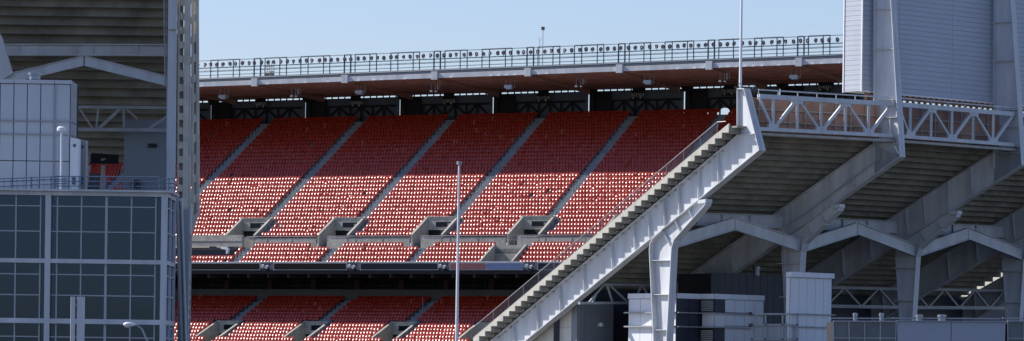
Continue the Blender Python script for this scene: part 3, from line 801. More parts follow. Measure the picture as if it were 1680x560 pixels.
# trusses, parapet panels
TU = f0(1240, 185)[0]; zt0 = f0(1240, 158)[1]; zb0 = f0(1246, 211)[1]
print('TU', TU, zt0, zb0)
for k in range(4):
    m_ = MB(); u = .9
    def q(w, z): return bay(k, w, u, z)
    w0, w1 = (.02, .985)
    zt, zb = zt0, zb0
    m_.bar(q(w0, zt), q(w1, zt), .35, .38).bar(q(w0, zb), q(w1, zb), .35, .3)
    nb = [.125, .465, .81]; ntp = [.295, .64, .98]
    for w in nb + ntp[:2]: m_.bar(q(w, zb), q(w, zt), .22, .22, up=(1, 0, 0))
    prev = .0
    pts = [(w0, zt)] + [(nb[0], zb), (ntp[0], zt), (nb[1], zb), (ntp[1], zt), (nb[2], zb), (ntp[2], zt)]
    for (a, za), (b, zc) in zip(pts, pts[1:]): m_.bar(q(a, za), q(b, zc), .2, .17 if zc < za else .26)
    for w in nb:  # gusset plates
        c = q(w, zb + .25); m_.bar(q(w - .035, zb + .22), q(w + .035, zb + .22), .26, .5)
    for w in ntp[:2]: m_.bar(q(w - .035, zt - .22), q(w + .035, zt - .22), .26, .5)
    to = part(m_, 'truss', 'steel', near)
    r_ = MB(); hz = zt + .55
    r_.bar(q(w0, hz), q(w1, hz), .1, .1)
    for i in range(8): r_.bar(q(w0 + (w1 - w0) * i / 7, zt), q(w0 + (w1 - w0) * i / 7, hz), .09, .09, up=(1, 0, 0))
    sub(r_, 'guard_rail', 'steel', to, near)
    # parapet behind with fixing frame
    p_ = MB(); u2 = 2.5
    A = [bay(k, 0.0, u2, zb - .25), bay(k, 1.0, u2, zb - .25), bay(k, 1.0, u2, zt + .05), bay(k, 0.0, u2, zt + .05)]
    p_.prism(A, (.05, .12, 0)); po = part(p_, 'parapet_panel', 'tan', near)
    g_ = MB()
    for i in range(1, 9): g_.bar(bay(k, i / 9, u2 - .15, zb), bay(k, i / 9, u2 - .15, zt + .1), .09, .09, up=(1, 0, 0))
    for zz in (zb + .75, zb + 1.75): g_.bar(bay(k, 0, u2 - .15, zz), bay(k, 1, u2 - .15, zz), .09, .09)
    sub(g_, 'panel_frame', 'concrete', po, near)
    # edge beam at first slab
    eb = MB(); eb.bar(bay(k, 0, 1.2, zb - .42), bay(k, 1, 1.2, zb - .42), 1.0, .2); part(eb, 'edge_beam', 'concrete', near)
    # cross beam
    ub, zb_ = f0(1287, 366, 1)
    cb_ = MB(); 
    cb_.bar(bay(k, .01, ub, zb_ + .1), bay(k, .99, ub, zb_ + .1), .05, .95)
    cb_.bar(bay(k, .01, ub, zb_ + .6), bay(k, .99, ub, zb_ + .6), .5, .06); cb_.bar(bay(k, .01, ub, zb_ - .42), bay(k, .99, ub, zb_ - .42), .5, .06)
    for w in (.3, .5, .72): cb_.bar(bay(k, w, ub - .1, zb_ - .4), bay(k, w, ub - .1, zb_ + .6), .3, .05, up=(1, 0, 0))
    part(cb_, 'cross_beam', 'steel', near)
    # chevron beam between knees
    uk, zk = f0(1110, 397); uk += .45
    pz = f0(1110, 397)[1] + 1.7
    for (wa, za, wb, zb2) in ((.012, zk, .47, pz), (.475, pz, .988, zk)):
        ch = MB(); th = .95
        a, b = bay(k, wa, uk, za), bay(k, wb, uk, zb2)
        nn = V(b.y - a.y, -(b.x - a.x), 0).normalized()
        ch.prism([a + Z3 * th / 2, b + Z3 * th / 2, b - Z3 * th / 2, a - Z3 * th / 2], nn * .05)
        for sg in (1, -1):
            ch.prism([a + Z3 * sg * th / 2 - nn * .2, b + Z3 * sg * th / 2 - nn * .2, b + Z3 * sg * (th / 2 + .06) - nn * .2, a + Z3 * sg * (th / 2 + .06) - nn * .2], nn * .42)
        part(ch, 'chevron_beam', 'steel', near)
    # inner truss far below the slabs
    if k == 0: continue
    it = MB(); ui = 22; z0, z1 = -12.2, -10.5
    zoff = 0
    it.bar(bay(k, 0, ui, z1), bay(k, 1, ui, z1), .25, .25).bar(bay(k, 0, ui, z0), bay(k, 1, ui, z0), .25, .3)
    for i in range(6):
        za, zc = (z1, z0) if i % 2 == 0 else (z0, z1)
        it.bar(bay(k, i / 6, ui, za), bay(k, (i + 1) / 6, ui, zc), .18)
    part(it, 'inner_truss', 'steel_d', near)
# diagonal conduit on R1
cd = MB()
d2, n = axes(1)
def q(px, py, y=.5): 
    a = f0(px, py, 1, y); return E[1] + d2 * a[0] + n * y + Z3 * a[1]
cd.tube(q(1440, 165), q(1440, 262), .06, n=6).tube(q(1440, 262), q(1320, 352), .06, n=6).tube(q(1320, 352), q(1291, 370), .06, n=6).tube(q(1291, 370), q(1290, 450), .06, n=6)
part(cd, 'conduit', 'steel_d', near)
cd = MB(); d2, n = axes(1); 
cd.tube(q(1460, 195), q(1460, 224), .05, n=5).tube(q(1468, 240), q(1474, 252), .05, n=5); part(cd, 'lamp_bracket', 'white', near)
# dark wall added behind the slabs to block sky light and sun leaks
iw = MB()
for k in range(4):
    w0_, w1_ = (.02 if k == 0 else 0.0), (2.2 if k == 3 else 1.0)
    iw.prism([bay(k, w0_, 26.3, -E[0].z + .2), bay(k, w1_, 26.3, -E[0].z + .2), bay(k, w1_, 26.3, topz(26.3) + .3), bay(k, w0_, 26.3, topz(26.3) + .3)], V(.1, .3, 0))
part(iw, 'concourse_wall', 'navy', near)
# flagpole on the end frame
pt = E[0] + D0v * f0(1216, 147)[0] + Z3 * (f0(1216, 147)[1] + .1) + N0v * .1
def ex4(e):
    m_ = MB(); m_.bar(pt + V(-.5, 0, .1), pt + V(1.5, 0, .0), .16, .16); m_.bar(pt + V(-.35, -.1, .35), pt + V(1.2, -.1, .35), .05, .05)
    m_.tube(pt + V(1.05, -.1, -.3), pt + V(1.25, -.1, .1), .2, .2, n=8); part(m_, 'crossarm', 'lamp', e)
pole('flagpole', pt, pt + V(0, 0, 10.5), .125, .08, 'white', 'white pole rising above the top corner of the near grandstand', 'flagpole', ex4)

# ---- scoreboard carried on pylons above frames 1, 2, 3
sbd = empty('scoreboard', V(E[1].x, E[1].y, 0) , 'huge grey ribbed scoreboard back carried on steel pylons above the near grandstand', 'scoreboard')
for k in (1, 2, 3):
    tw = .05; d2, n = axes(k)
    def q(p, y): return E[k] + d2 * p[0] + Z3 * p[1] + n * y
    m_ = MB(); m_.prism([q(p, tw / 2) for p in pyl], -n * tw); 
    pw = part(m_, 'pylon', 'steel', sbd)
    f_ = MB(); 
    f_.plate([q(pyl[1], 0), q(pyl[2], 0), q((0, 0), 0)], n * FW, .07, d2)
    f_.plate([q(pyl[0], 0), q(pyl[6], 0), q(pyl[5], 0)], n * FW * .9, .06, -d2)
    for zz in (3.6 - .2, 5.0 - .1, 1.2, 9.2, 12.6):
        um = pyl[6][0]; uf = pyl[2][0] * (zz / pyl[2][1])
        f_.prism([q((uf, zz), FW * .7), q((um, zz), FW * .7), q((um, zz - .05), FW * .7), q((uf, zz - .05), FW * .7)], -n * FW * 1.4)
    sub(f_, 'flange', 'steel', pw, sbd)
UB = 3.35
zbB = f0(1440, 150.5, 1)[1]; zTB = zbB + 16
def SB(k, w, u, z): return bay(k, w, u, z)
# find w for the left corner at px 1413 and for the end face
def wpx(k, u, z, px, lo=-1., hi=2.):
    for _ in range(40):
        m = (lo + hi) / 2; r_ = SB(k, m, u, z) - CAM; x = 840 + F * (r_.x / r_.y * cr + r_.z / r_.y * sr)
        if x < px: lo = m
        else: hi = m
    return lo
wl = wpx(0, UB, zbB, 1413)
# straight first panel continues along direction of bay 1 to the left
dirB = (bay(1, 1, UB, 0) - bay(1, 0, UB, 0)); dirB.z = 0; dirB.normalize()
p1 = bay(1, 0, UB, zbB)
def wpx2(px):
    lo, hi = -10., 30.
    for _ in range(40):
        m = (lo + hi) / 2; r_ = p1 + dirB * m - CAM; x = 840 + F * (r_.x / r_.y * cr + r_.z / r_.y * sr)
        if x < px: lo = m
        else: hi = m
    return lo
aL = wpx2(1413); aR = wpx2(1900)
nb_ = V(dirB.y, -dirB.x, 0)
depth = 2.0
lo, hi = 0., 8.
c0 = p1 + dirB * aL
for _ in range(40):
    m = (lo + hi) / 2; r_ = c0 - nb_ * m - CAM; x = 840 + F * (r_.x / r_.y * cr + r_.z / r_.y * sr)
    if x > 1383.5: lo = m
    else: hi = m
depth = lo; print('board depth', depth, 'aL', aL)
m_ = MB(); c1 = p1 + dirB * aR
m_.prism([c0, c1, c1 - nb_ * depth, c0 - nb_ * depth], (0, 0, 16)); part(m_, 'cladding', 'siding', sbd)
m_ = MB(); 
for cc in (c0,): m_.box(cc + nb_ * .02 + Z3 * 8, (.12, .12, 16.1), dirB, nb_)
m_.box(c0 - nb_ * depth + Z3 * 8, (.12, .12, 16.1), dirB, nb_)
m_.bar(c0 + nb_ * .03, c1 + nb_ * .03, .1, .14)
part(m_, 'corner_trim', 'white', sbd)
m_ = MB(); a = c0 + dirB * 1.2 - nb_ * .6; b = c1 - nb_ * .6
m_.bar(a - Z3 * .25, b - Z3 * .25, .3, .35); m_.bar(a - Z3 * .85 + nb_ * .2, b - Z3 * .85 + nb_ * .2, .3, .2)
Lb = (b - a).length; q0 = 0
while q0 < Lb: m_.bar(a + dirB * q0 - Z3 * 1.1, a + dirB * q0, .25, .25, up=(1, 0, 0)); q0 += .75
part(m_, 'support_beam', 'brown_l', sbd)

pv = MB(); pa = E[0] + N0v * 2; pb = pa + D0v * 60
pv.prism([V(pa.x - 45, pa.y - 60, .004), V(pa.x + 2, pa.y - 60, .004), V(pa.x, pa.y, .004), V(pb.x, pb.y, .004), V(pb.x - 45, pb.y, .004)], (0, 0, .03))
tag(pv.build('bounce_pavement', 'bounce_paving'), kind='structure')  # unseen paler ground added to bounce light onto the end raker
# ================================================================== under-stand buildings (right)
AX = V(math.cos(R(42)), math.sin(R(42)), 0); DX = V(-math.sin(R(42)), math.cos(R(42)), 0)
def ppx(p):
    r_ = p - CAM; u, v = r_.x / r_.y, r_.z / r_.y
    return 840 + F * (u * cr + v * sr), HY - F * (-u * sr + v * cr)
def go(o, d, px, lo=-30., hi=30.):
    """distance along d from o until pixel column px"""
    inc = ppx(o + d)[0] > ppx(o)[0]
    for _ in range(50):
        m = (lo + hi) / 2
        if (ppx(o + d * m)[0] < px) == inc: lo = m
        else: hi = m
    return lo
def panel_face(core, pm, o, d, n, Lg, z0, z1, xs, zs, gap=.05, th=.06):
    """panels standing off a dark core, o..o+d*Lg, outward n; xs/zs seam positions"""
    X = [0] + xs + [Lg]; Zs = [z0] + zs + [z1]
    for xa, xb in zip(X, X[1:]):
        for za, zb in zip(Zs, Zs[1:]):
            if xb - xa < gap * 1.5: continue
            a = o + d * (xa + gap / 2); b = o + d * (xb - gap / 2)
            a = V(a.x, a.y, za + gap / 2); b = V(b.x, b.y, za + gap / 2)
            pm.prism([a, b, V(b.x, b.y, zb - gap / 2), V(a.x, a.y, zb - gap / 2)], n * th)
def zpx(px, py, o, d=None):
    """height at pixel row py above point o (x,y)"""
    return P(px, py, o.y).z
# Box A
o1 = P(1110, 500, 311); o1.z = 0
bA = empty('equipment_room', o1, 'pale panelled equipment building with louvres standing behind the first steel column', 'building', 'panelled buildings under the grandstand')
Lb = go(o1, DX, 1030)
zT = zpx(1110, 481, o1); zc = zpx(1110, 490, o1)
Lf1 = go(o1, AX, 1146); o2 = o1 + AX * Lf1
# second volume steps forward: left face from 1146 to 1170
Lf2 = go(o2, -DX, 1170, 0, 10); o3 = o2 - DX * Lf2
Lf3 = go(o3, AX, 1250)
core = MB(); core.prism([o1 + DX * Lb, o1, o2, o3, o3 + AX * Lf3, o3 + AX * Lf3 + DX * (Lb + Lf2)], (0, 0, zT - .02))
part(core, 'core', 'gap', bA)
pm = MB(); nL = -AX; nF = -DX
panel_face(core, pm, o1, DX, nL, Lb, 0, zc, [Lb * .25, Lb * .5, Lb * .75], [zpx(1110, 535, o1), zpx(1110, 513, o1)])
a = go(o3, AX, 1187)
panel_face(core, pm, o3 + AX * a, AX, nF, Lf3 - a, 0, zc, [(Lf3 - a) * .25, (Lf3 - a) * .5, (Lf3 - a) * .75], [zpx(1210, 535, o3), zpx(1210, 513, o3)])
for oo, dd, nn, ll in ((o1, DX, nL, Lb), (o1, AX, nF, Lf1), (o3, DX, nL, Lf2), (o3, AX, nF, Lf3)):
    k_ = max(1, int(ll / 1.9))
    panel_face(core, pm, oo - dd * 0 , dd, nn, ll, zc, zT, [ll * i / k_ for i in range(1, k_)], [], gap=.03, th=.18)
panel_face(core, pm, o3, DX, nL, Lf2 * .8, zpx(1150, 536, o3), zpx(1150, 513, o3), [], [])
panel_face(core, pm, o3, AX, nF, a, zpx(1150, 536, o3), zpx(1150, 513, o3), [], [])
part(pm, 'wall_panel', 'panel_b', bA)
pm = MB()
panel_face(core, pm, o1, AX, nF, Lf1, 0, zc, [Lf1 * .5], [], th=.03)
panel_face(core, pm, o3, AX, nF, a, 0, zpx(1150, 537, o3), [], [], th=.03); panel_face(core, pm, o3, AX, nF, a, zpx(1150, 512, o3), zc, [], [], th=.03)
part(pm, 'dark_panel', 'navy', bA)
lv = MB()
for za, zb in ((zpx(1160, 511, o3), zpx(1160, 491, o3)), (zpx(1160, 575, o3), zpx(1160, 540, o3))):
    z = za
    while z < zb - .1:
        lv.prism([o3 + DX * .1 + Z3 * z + nL * .02, o3 + DX * (Lf2 * .85) + Z3 * z + nL * .02, o3 + DX * (Lf2 * .85) + Z3 * (z + .06) + nL * .12, o3 + DX * .1 + Z3 * (z + .06) + nL * .12], Z3 * .05); z += .16
part(lv, 'louver', 'louver', bA)
cd = MB()
for yy in (513, 536):
    z = zpx(1110, yy, o1)
    cd.bar(o1 + DX * (Lb + .25) + nL * .25 + Z3 * z, o1 + nL * .25 - DX * .1 + Z3 * z, .3, .12); cd.bar(o1 + nF * .2 + Z3 * z, o2 + nF * .2 + Z3 * z, .12, .1)
    cd.bar(o3 + DX * (Lf2 + .2) + nL * .25 + Z3 * z, o3 - DX * .2 + nL * .25 + Z3 * z, .3, .12); cd.bar(o3 + nF * .2 + Z3 * z, o3 + AX * Lf3 + nF * .2 + Z3 * z, .12, .1)
part(cd, 'sunshade_ledge', 'steel_d', bA)
# Box B
oB = P(1296, 500, 307); oB.z = 0
bB = empty('stair_tower', oB, 'tall pale panelled shaft with a capped top below the second raker knee', 'building', 'panelled buildings under the grandstand')
zT = zpx(1300, 446, oB); zc = zpx(1300, 455, oB); LB = go(oB, AX, 1361); LBl = go(oB, DX, 1288)
core = MB(); core.prism([oB, oB + AX * LB, oB + AX * LB + DX * LBl, oB + DX * LBl], (0, 0, zT - .02)); part(core, 'core', 'gap', bB)
pm = MB(); panel_face(core, pm, oB, AX, nF, LB, 0, zc, [LB * i / 5 for i in range(1, 5)], [zpx(1300, 536, oB), zpx(1300, 515, oB)], gap=.04)
panel_face(core, pm, oB, DX, nL, LBl, 0, zc, [], [], gap=.04)
panel_face(core, pm, oB - AX * .15, AX, nF, LB + .3, zc, zT, [LB * .33, LB * .66], [], gap=.03, th=.25); panel_face(core, pm, oB, DX, nL, LBl, zc, zT, [], [], th=.12)
part(pm, 'wall_panel', 'panel_b', bB)
cd = MB()
for yy in (515, 536): cd.bar(oB + nF * .2 + Z3 * zpx(1300, yy, oB), oB + AX * (LB + .3) + nF * .2 + Z3 * zpx(1300, yy, oB), .14, .1)
part(cd, 'sunshade_ledge', 'steel_d', bB)
# dark block behind
oD = P(1165, 500, 318); oD.z = 0; LD = go(oD, AX, 1345)
bD = empty('plant_room', oD, 'dark navy ribbed block behind the pale buildings under the grandstand', 'building')
zT = zpx(1170, 449, oD)
core = MB(); core.prism([oD, oD + AX * LD, oD + AX * LD + DX * 4, oD + DX * 4], (0, 0, zT)); part(core, 'core', 'gap', bD)
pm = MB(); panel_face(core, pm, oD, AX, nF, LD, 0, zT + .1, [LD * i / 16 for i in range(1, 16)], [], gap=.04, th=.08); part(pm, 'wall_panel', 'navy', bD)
# vents on top of the dark block
q_ = P(1241, 447, 322); 
def vent(p, r, h, lab):
    e = empty('roof_vent', p, lab, 'vent', 'roof vents'); m_ = MB(); m_.tube(p, p + Z3 * h * .7, r * .8, n=12); part(m_, 'duct', 'ductgrey', e)
    m_ = MB(); m_.tube(p + Z3 * h * .65, p + Z3 * h * .95, r, r, n=12).tube(p + Z3 * h * .95, p + Z3 * h, r, r * .6, n=12); part(m_, 'cowl', 'ductgrey', e)
vent(q_ - Z3 * .3, .35, .85, 'small round vent on top of the dark navy block')
# cream wall below the end raker
oC = onplane(948, 520, E[0] - N0v * .9, N0v); oC.z = 0
bC = empty('wall_block', oC, 'cream sunlit wall with a grey shaded face directly below the sloping end raker', 'building')
zT = zpx(948, 498, oC) + 2.2; zF = zpx(948, 498, oC); Lr = go(oC, AX, 1004); uC = (oC - E[0]).dot(D0v); Lc = 11.0
def tcut(x): return max(.2, min(zF if x < .8 else zT, E[0].z + botz(uC + x) + .9))
core = MB(); core.prism([oC, oC + D0v * Lc, V(*(oC + D0v * Lc).xy, tcut(Lc) - .05), V(oC.x, oC.y, tcut(0) - .05)], AX * .3)
core.prism([oC, oC + AX * Lr, oC + AX * Lr + D0v * 2.5, oC + D0v * 2.5], (0, 0, zF - .05)); part(core, 'core', 'gap', bC)
pm = MB(); nx_ = 9
for i in range(nx_):
    x0 = .75 + (Lc - .75) * i / nx_ + .012; x1 = .75 + (Lc - .75) * (i + 1) / nx_ - .012
    a, b = oC + D0v * x0, oC + D0v * x1; zs_ = zpx(948, 538, oC)
    for za, zb0, zb1 in ((0, min(zs_ - .01, tcut(x0)), min(zs_ - .01, tcut(x1))), (zs_ + .01, tcut(x0), tcut(x1))):
        if zb1 <= za + .05: continue
        pm.prism([V(a.x, a.y, za), V(b.x, b.y, za), V(b.x, b.y, zb1), V(a.x, a.y, zb0)], N0v * .06)
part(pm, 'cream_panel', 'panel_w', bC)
pm = MB(); panel_face(core, pm, oC, D0v, N0v, .72, 0, zF, [], []); panel_face(core, pm, oC, AX, nF, Lr, 0, zF, [Lr * .18], [], gap=.03); part(pm, 'shade_grey_panel', 'grey_wall', bC)  # grey colour stands in for shade on these faces
lp = oC + AX * (Lr * .62) + nF * .1; lp.z = zpx(985, 533, oC)
e = empty('wall_lamp', lp, 'small white wall lamp on the grey shaded wall under the raker', 'lamp')
m_ = MB(); m_.tube(lp - AX * .4, lp, .04, n=6); part(m_, 'arm', 'white', e)
m_ = MB(); m_.tube(lp + AX * .05 - Z3 * .12, lp + AX * .05 + Z3 * .2, .28, .2, n=10); part(m_, 'shade', 'white', e)
bm_ = MB()
def tq(x, y): return P(x, y, 315 + (x - 950) * .05)
bm_.bar(tq(950, 497.5), tq(1072, 497), .28, .22); bm_.bar(tq(990, 467), tq(1072, 468), .2, .18)
for (xa, ya), (xb, yb) in (((966, 497), (990, 468)), ((996, 468), (1005, 496)), ((978, 482), (972, 497)), ((1000, 468), (1030, 496)), ((1040, 496), (1052, 469)), ((1054, 469), (1070, 496))): bm_.bar(tq(xa, ya), tq(xb, yb), .14)
part(bm_, 'inner_truss', 'steel_d', near)
# scaffold / stair guard frame
gz = P(1270, 516, 306); oS = P(1233, 540, 307); 
e = empty('stair_guard', V(oS.x, oS.y, 0), 'grey tubular stair guard frame between the two pale panelled buildings', 'railing')
m_ = MB(); xs = [1234, 1256, 1284, 1308]
for x in xs: m_.bar(V(P(x, 540, 307).x, 307, 0), P(x, 515.5, 307), .14, .14, up=(1, 0, 0))
for x in (1241, 1297): m_.bar(V(P(x, 540, 309).x, 309, 0), P(x, 516, 309), .12, .12, up=(1, 0, 0))
for y in (515.5, 533, 557): m_.bar(P(1232, y, 307), P(1310, y, 307), .14, .14)
part(m_, 'frame', 'steel_d', e)
m_ = MB(); a, b = P(1236, 534, 307.1), P(1306, 534, 307.1)
m_.prism([V(a.x, a.y, 0), V(b.x, b.y, 0), b, a], V(0, .05, 0)); part(m_, 'infill_panel', 'steel_d', e)
m_ = MB(); p_ = P(1229, 515, 306.8)
for y in (515, 534): m_.box(P(1231, y, 306.7), (.3, .3, .3))
part(m_, 'clamp', 'lamp', e)
# Box C, leaning glazed front
YC = 292
def boxC(x0, x1, lean, grid, name, lab, ytop=527.5, solid='panel'):
    e = empty(name, V(P((x0 + x1) / 2, 540, YC).x, YC, 0), lab, 'building', 'low buildings at the right')
    a, b = P(x0, ytop, YC - .9), P(x1, ytop + (x1 - x0) * .004, YC - .9)
    a0 = V(a.x + .9 * lean, YC, 0); b0 = V(b.x + .9 * lean * .2, YC, 0)
    core = MB(); core.prism([a, b, b0, a0], V(0, 6, 0)); part(core, 'core', 'gap', e)
    m_ = MB(); n = V(0, -1, 0)
    nx = 4 if grid else 2; nz = 5 if grid else 1
    for i in range(nx):
        for j in range(nz):
            def q(u, v): 
                lo_ = a0.lerp(b0, u); hi_ = a.lerp(b, u); return lo_.lerp(hi_, v)
            g_ = .006 if not grid else .012
            u0, u1 = i / nx + g_ * .5, (i + 1) / nx - g_ * .5; v0, v1 = j / nz + .006, (j + 1) / nz - .006
            m_.prism([q(u0, v0), q(u1, v0), q(u1, v1), q(u0, v1)], V(0, -.05, 0))
    part(m_, 'window' if grid else 'wall_panel', 'opening_dk' if False else ('grid_glass' if grid else 'panel_sh'), e)
    if grid:
        f_ = MB()
        for i in range(nx + 1): f_.bar(a0.lerp(b0, i / nx) + V(0, -.08, 0), a.lerp(b, i / nx) + V(0, -.08, 0), .09, .08)
        for j in range(nz + 1): f_.bar(a0.lerp(a, j / nz) + V(0, -.08, 0), b0.lerp(b, j / nz) + V(0, -.08, 0), .09, .08)
        part(f_, 'mullion', 'steel_d', e)
    f_ = MB(); f_.bar(a + V(0, -.08, .03), b + V(0, -.08, .03), .3, .07); part(f_, 'coping', 'panel_sh', e)
    f_ = MB(); f_.bar(a + V(0, 3, .3), b + V(0, 3, .3), .3, .12); part(f_, 'roof_duct', 'steel_d', e)
    return e
M['grid_glass'] = mat('frosted_grey_glass', (.13, .16, .18), .25, noise=.2, scale=.5)
M['panel_sh'] = mat('blue_grey_panel', (.33, .37, .46), .5, noise=.06, scale=.4)
boxC(1367, 1470, .35, True, 'glazed_kiosk', 'low glazed kiosk with leaning gridded window front at lower right')
boxC(1471, 1650, .3, False, 'ticket_building', 'plain blue-grey panelled low building between two gridded windows at lower right')
boxC(1653, 1760, .3, True, 'glazed_kiosk', 'gridded glazed kiosk cut off by the lower right corner')
for x, r, lab in ((1403, .2, 'slim blue roof vent, leftmost of four on the low roof at right'), (1446, .2, 'slim blue roof vent, second from left on the low roof at right'), (1508, .3, 'round metal roof vent just right of the steel column base'), (1545, .36, 'widest bright metal roof vent above the blue-grey building')):
    vent(P(x, 529, YC + 1.5), r, .62 if x > 1500 else .75, lab)

# ================================================================== LEFT GRANDSTAND
YL = 215.
lft = empty('grandstand', V(P(150, 0, YL).x, YL, 0), 'shadowed grandstand at far left behind the glass building, stepped soffit overhead', 'grandstand')
sl_ = MB(); zA = P(150, 3, YL).z; TL, RL = .92, .455
xr = P(277, 100, YL).x; xl = P(-900, 100, YL).x
for j in range(-8, 19):
    t = YL + .6 + j * TL; z = zA + .45 - j * RL
    sl_.prism([V(xl, t, z), V(xr, t, z), V(xr, t, z - .17), V(xl, t, z - .17)], V(0, TL + .05, 0))
    sl_.prism([V(xl, t + TL - .18, z - .1), V(xr, t + TL - .18, z - .1), V(xr, t + TL - .18, z - RL - .18), V(xl, t + TL - .18, z - RL - .18)], V(0, .2, 0))
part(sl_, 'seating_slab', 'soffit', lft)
def lbar(x0, y0, x1, y1, Y, w, h, name, m='steel', mb=None):
    m_ = mb or MB(); m_.bar(P(x0, y0, Y), P(x1, y1, Y), w, h)
    if mb is None: part(m_, name, m, lft)
    return m_
# cross beam
m_ = MB(); Yb = YL + 4.3
m_.bar(P(-60, 81, Yb), P(276, 82, Yb), .08, .55); m_.bar(P(-60, 73, Yb), P(276, 74, Yb), .5, .07); m_.bar(P(-60, 90, Yb), P(276, 91, Yb), .5, .09)
for x in (30, 125, 152, 225): m_.bar(P(x, 75, Yb - .1), P(x, 90, Yb - .1), .3, .06, up=(1, 0, 0))
part(m_, 'cross_beam', 'steel', lft)
Yc = YL + 1.2
for (xa, ya, xb, yb) in ((-2, 133, 137, 100), (139, 100, 277, 134)):
    m_ = MB(); a, b = P(xa, ya, Yc), P(xb, yb, Yc); th = .55
    m_.prism([a + Z3 * .27, b + Z3 * .27, b - Z3 * .25, a - Z3 * .25], V(0, .3, 0)); 
    m_.prism([a + Z3 * .27, b + Z3 * .27, b + Z3 * .31, a + Z3 * .31], V(0, -.12, 0)); m_.prism([a - Z3 * .25, b - Z3 * .25, b - Z3 * .3, a - Z3 * .3], V(0, -.12, 0))
    part(m_, 'chevron_beam', 'steel', lft)
m_ = MB(); Yk = YL + .9; m_.prism([P(-20, 30, Yk), P(3, 60, Yk), P(21, 120, Yk), P(2, 132, Yk), P(-30, 132, Yk)], V(0, .3, 0)); part(m_, 'raker_web', 'steel', lft)
# truss
m_ = MB(); Yt = YL + 8
m_.bar(P(60, 175, Yt), P(277, 177, Yt), .2, .17); m_.bar(P(60, 212, Yt), P(277, 214, Yt), .2, .2)
zz = [(128, 212), (146, 176), (158, 212), (198, 178), (208, 178), (240, 212), (247, 212), (275, 186)]
m_.bar(P(130, 178, Yt), P(152, 211, Yt), .1).bar(P(161, 212, Yt), P(198, 178, Yt), .17).bar(P(206, 178, Yt), P(226, 196, Yt), .1).bar(P(245, 211, Yt), P(273, 192, Yt), .15)
m_.bar(P(161, 178, Yt), P(158, 211, Yt), .12, up=(1, 0, 0)).bar(P(203, 178, Yt), P(203, 211, Yt), .12, up=(1, 0, 0))
part(m_, 'truss', 'steel_d', lft)
# grey wall
m_ = MB(); Yw = YL + 9; a, b = P(204, 196, Yw), P(278, 197, Yw); m_.prism([V(a.x, Yw, 0), V(b.x, Yw, 0), b, a], V(0, .4, 0)); wl_ = part(m_, 'concourse_wall', 'grey_wall', lft)
m_ = MB(); m_.box(P(250, 239, Yw - .06), (.52, .1, .24)); sub(m_, 'vent_grille', 'gap', wl_, lft)
m_ = MB(); m_.box(P(223, 302, Yw - .2), (.5, .3, .5)); sub(m_, 'meter_box', 'gap', wl_, lft)
# end column
m_ = MB(); a = P(283, 100, YL - .6); 
m_.prism([V(P(276, 300, YL).x, YL - .6, 0), V(P(289, 300, YL).x, YL - .6, 0), P(290.5, -80, YL - .6), P(277, -80, YL - .6)], V(0, .5, 0)); part(m_, 'column', 'steel', lft)
m_ = MB(); m_.box(P(283.5, 42, YL - .75), (.52, .2, .46)); part(m_, 'splice_plate', 'steel', lft)
m_ = MB(); m_.tube(P(268.5, -60, YL - .4), P(271, 140, YL - .4), .05, n=6).tube(P(274, -60, YL - .2), P(274, 250, YL - .2), .04, n=5); part(m_, 'conduit', 'steel_d', lft)
# stair tower lattice at the right end: plan positions left->right, stepping back
ld = MB(); Y1 = YL + .8
def zx(px, Y): return P(px, 300, Y).x
def vstrip(mb, x0, x1, y0, y1, Y, dy=.3, lean=0):
    mb.prism([P(x0 + lean, y0, Y), P(x1 + lean, y0, Y), P(x1, y1, Y), P(x0, y1, Y)], V(0, dy, 0))
vstrip(ld, 299, 307, -60, 372, Y1, .35, 4); vstrip(ld, 290.5, 292.5, -60, 372, Y1 + .1, .3, 3)
y = -50.
while y < 372:
    sh = (300 - y) * .012
    ld.prism([P(292 + sh, y, Y1 + .12), P(300 + sh, y + 1, Y1 + .12), P(300 + sh, y + 12, Y1 + .12), P(292 + sh, y + 12, Y1 + .12)], V(0, .3, 0)); y += 23.5
part(ld, 'lattice_tower', 'tower_conc', lft)
bkp = MB(); bkp.prism([P(291, -60, Y1 + .5), P(301, -60, Y1 + .5), P(300, 372, Y1 + .5), P(290, 372, Y1 + .5)], V(0, .2, 0))
Y2 = YL + 2.2
bkp.prism([P(314.5, -60, Y2 + .8), P(325, -60, Y2 + .8), P(326, 346, Y2 + .8), P(315, 356, Y2 + .8)], V(0, .3, 0))
part(bkp, 'tower_core', 'concrete', lft)
ld = MB()
ld.prism([P(313.6, -60, Y2), P(317.2, -60, Y2), P(317.6, 358, Y2), P(314, 378, Y2)], V(0, .4, 0))
ld.prism([P(321.5, -60, Y2 + .4), P(325.3, -60, Y2 + .4), P(326.8, 345, Y2 + .4), P(322.5, 352, Y2 + .4)], V(0, .4, 0))
ld.prism([P(306, -60, Y1 + .4), P(312, -60, Y1 + .4), P(312.6, 382, Y1 + .4), P(307, 386, Y1 + .4)], V(0, .4, 0))
y = -40.
while y < 345:
    ld.prism([P(311, y + 3, Y2 + .1), P(323.5, y - 6, Y2 + .5), P(323.5, y + 8, Y2 + .5), P(311, y + 14, Y2 + .1)], V(0, .2, 0)); y += 33
y = 150.

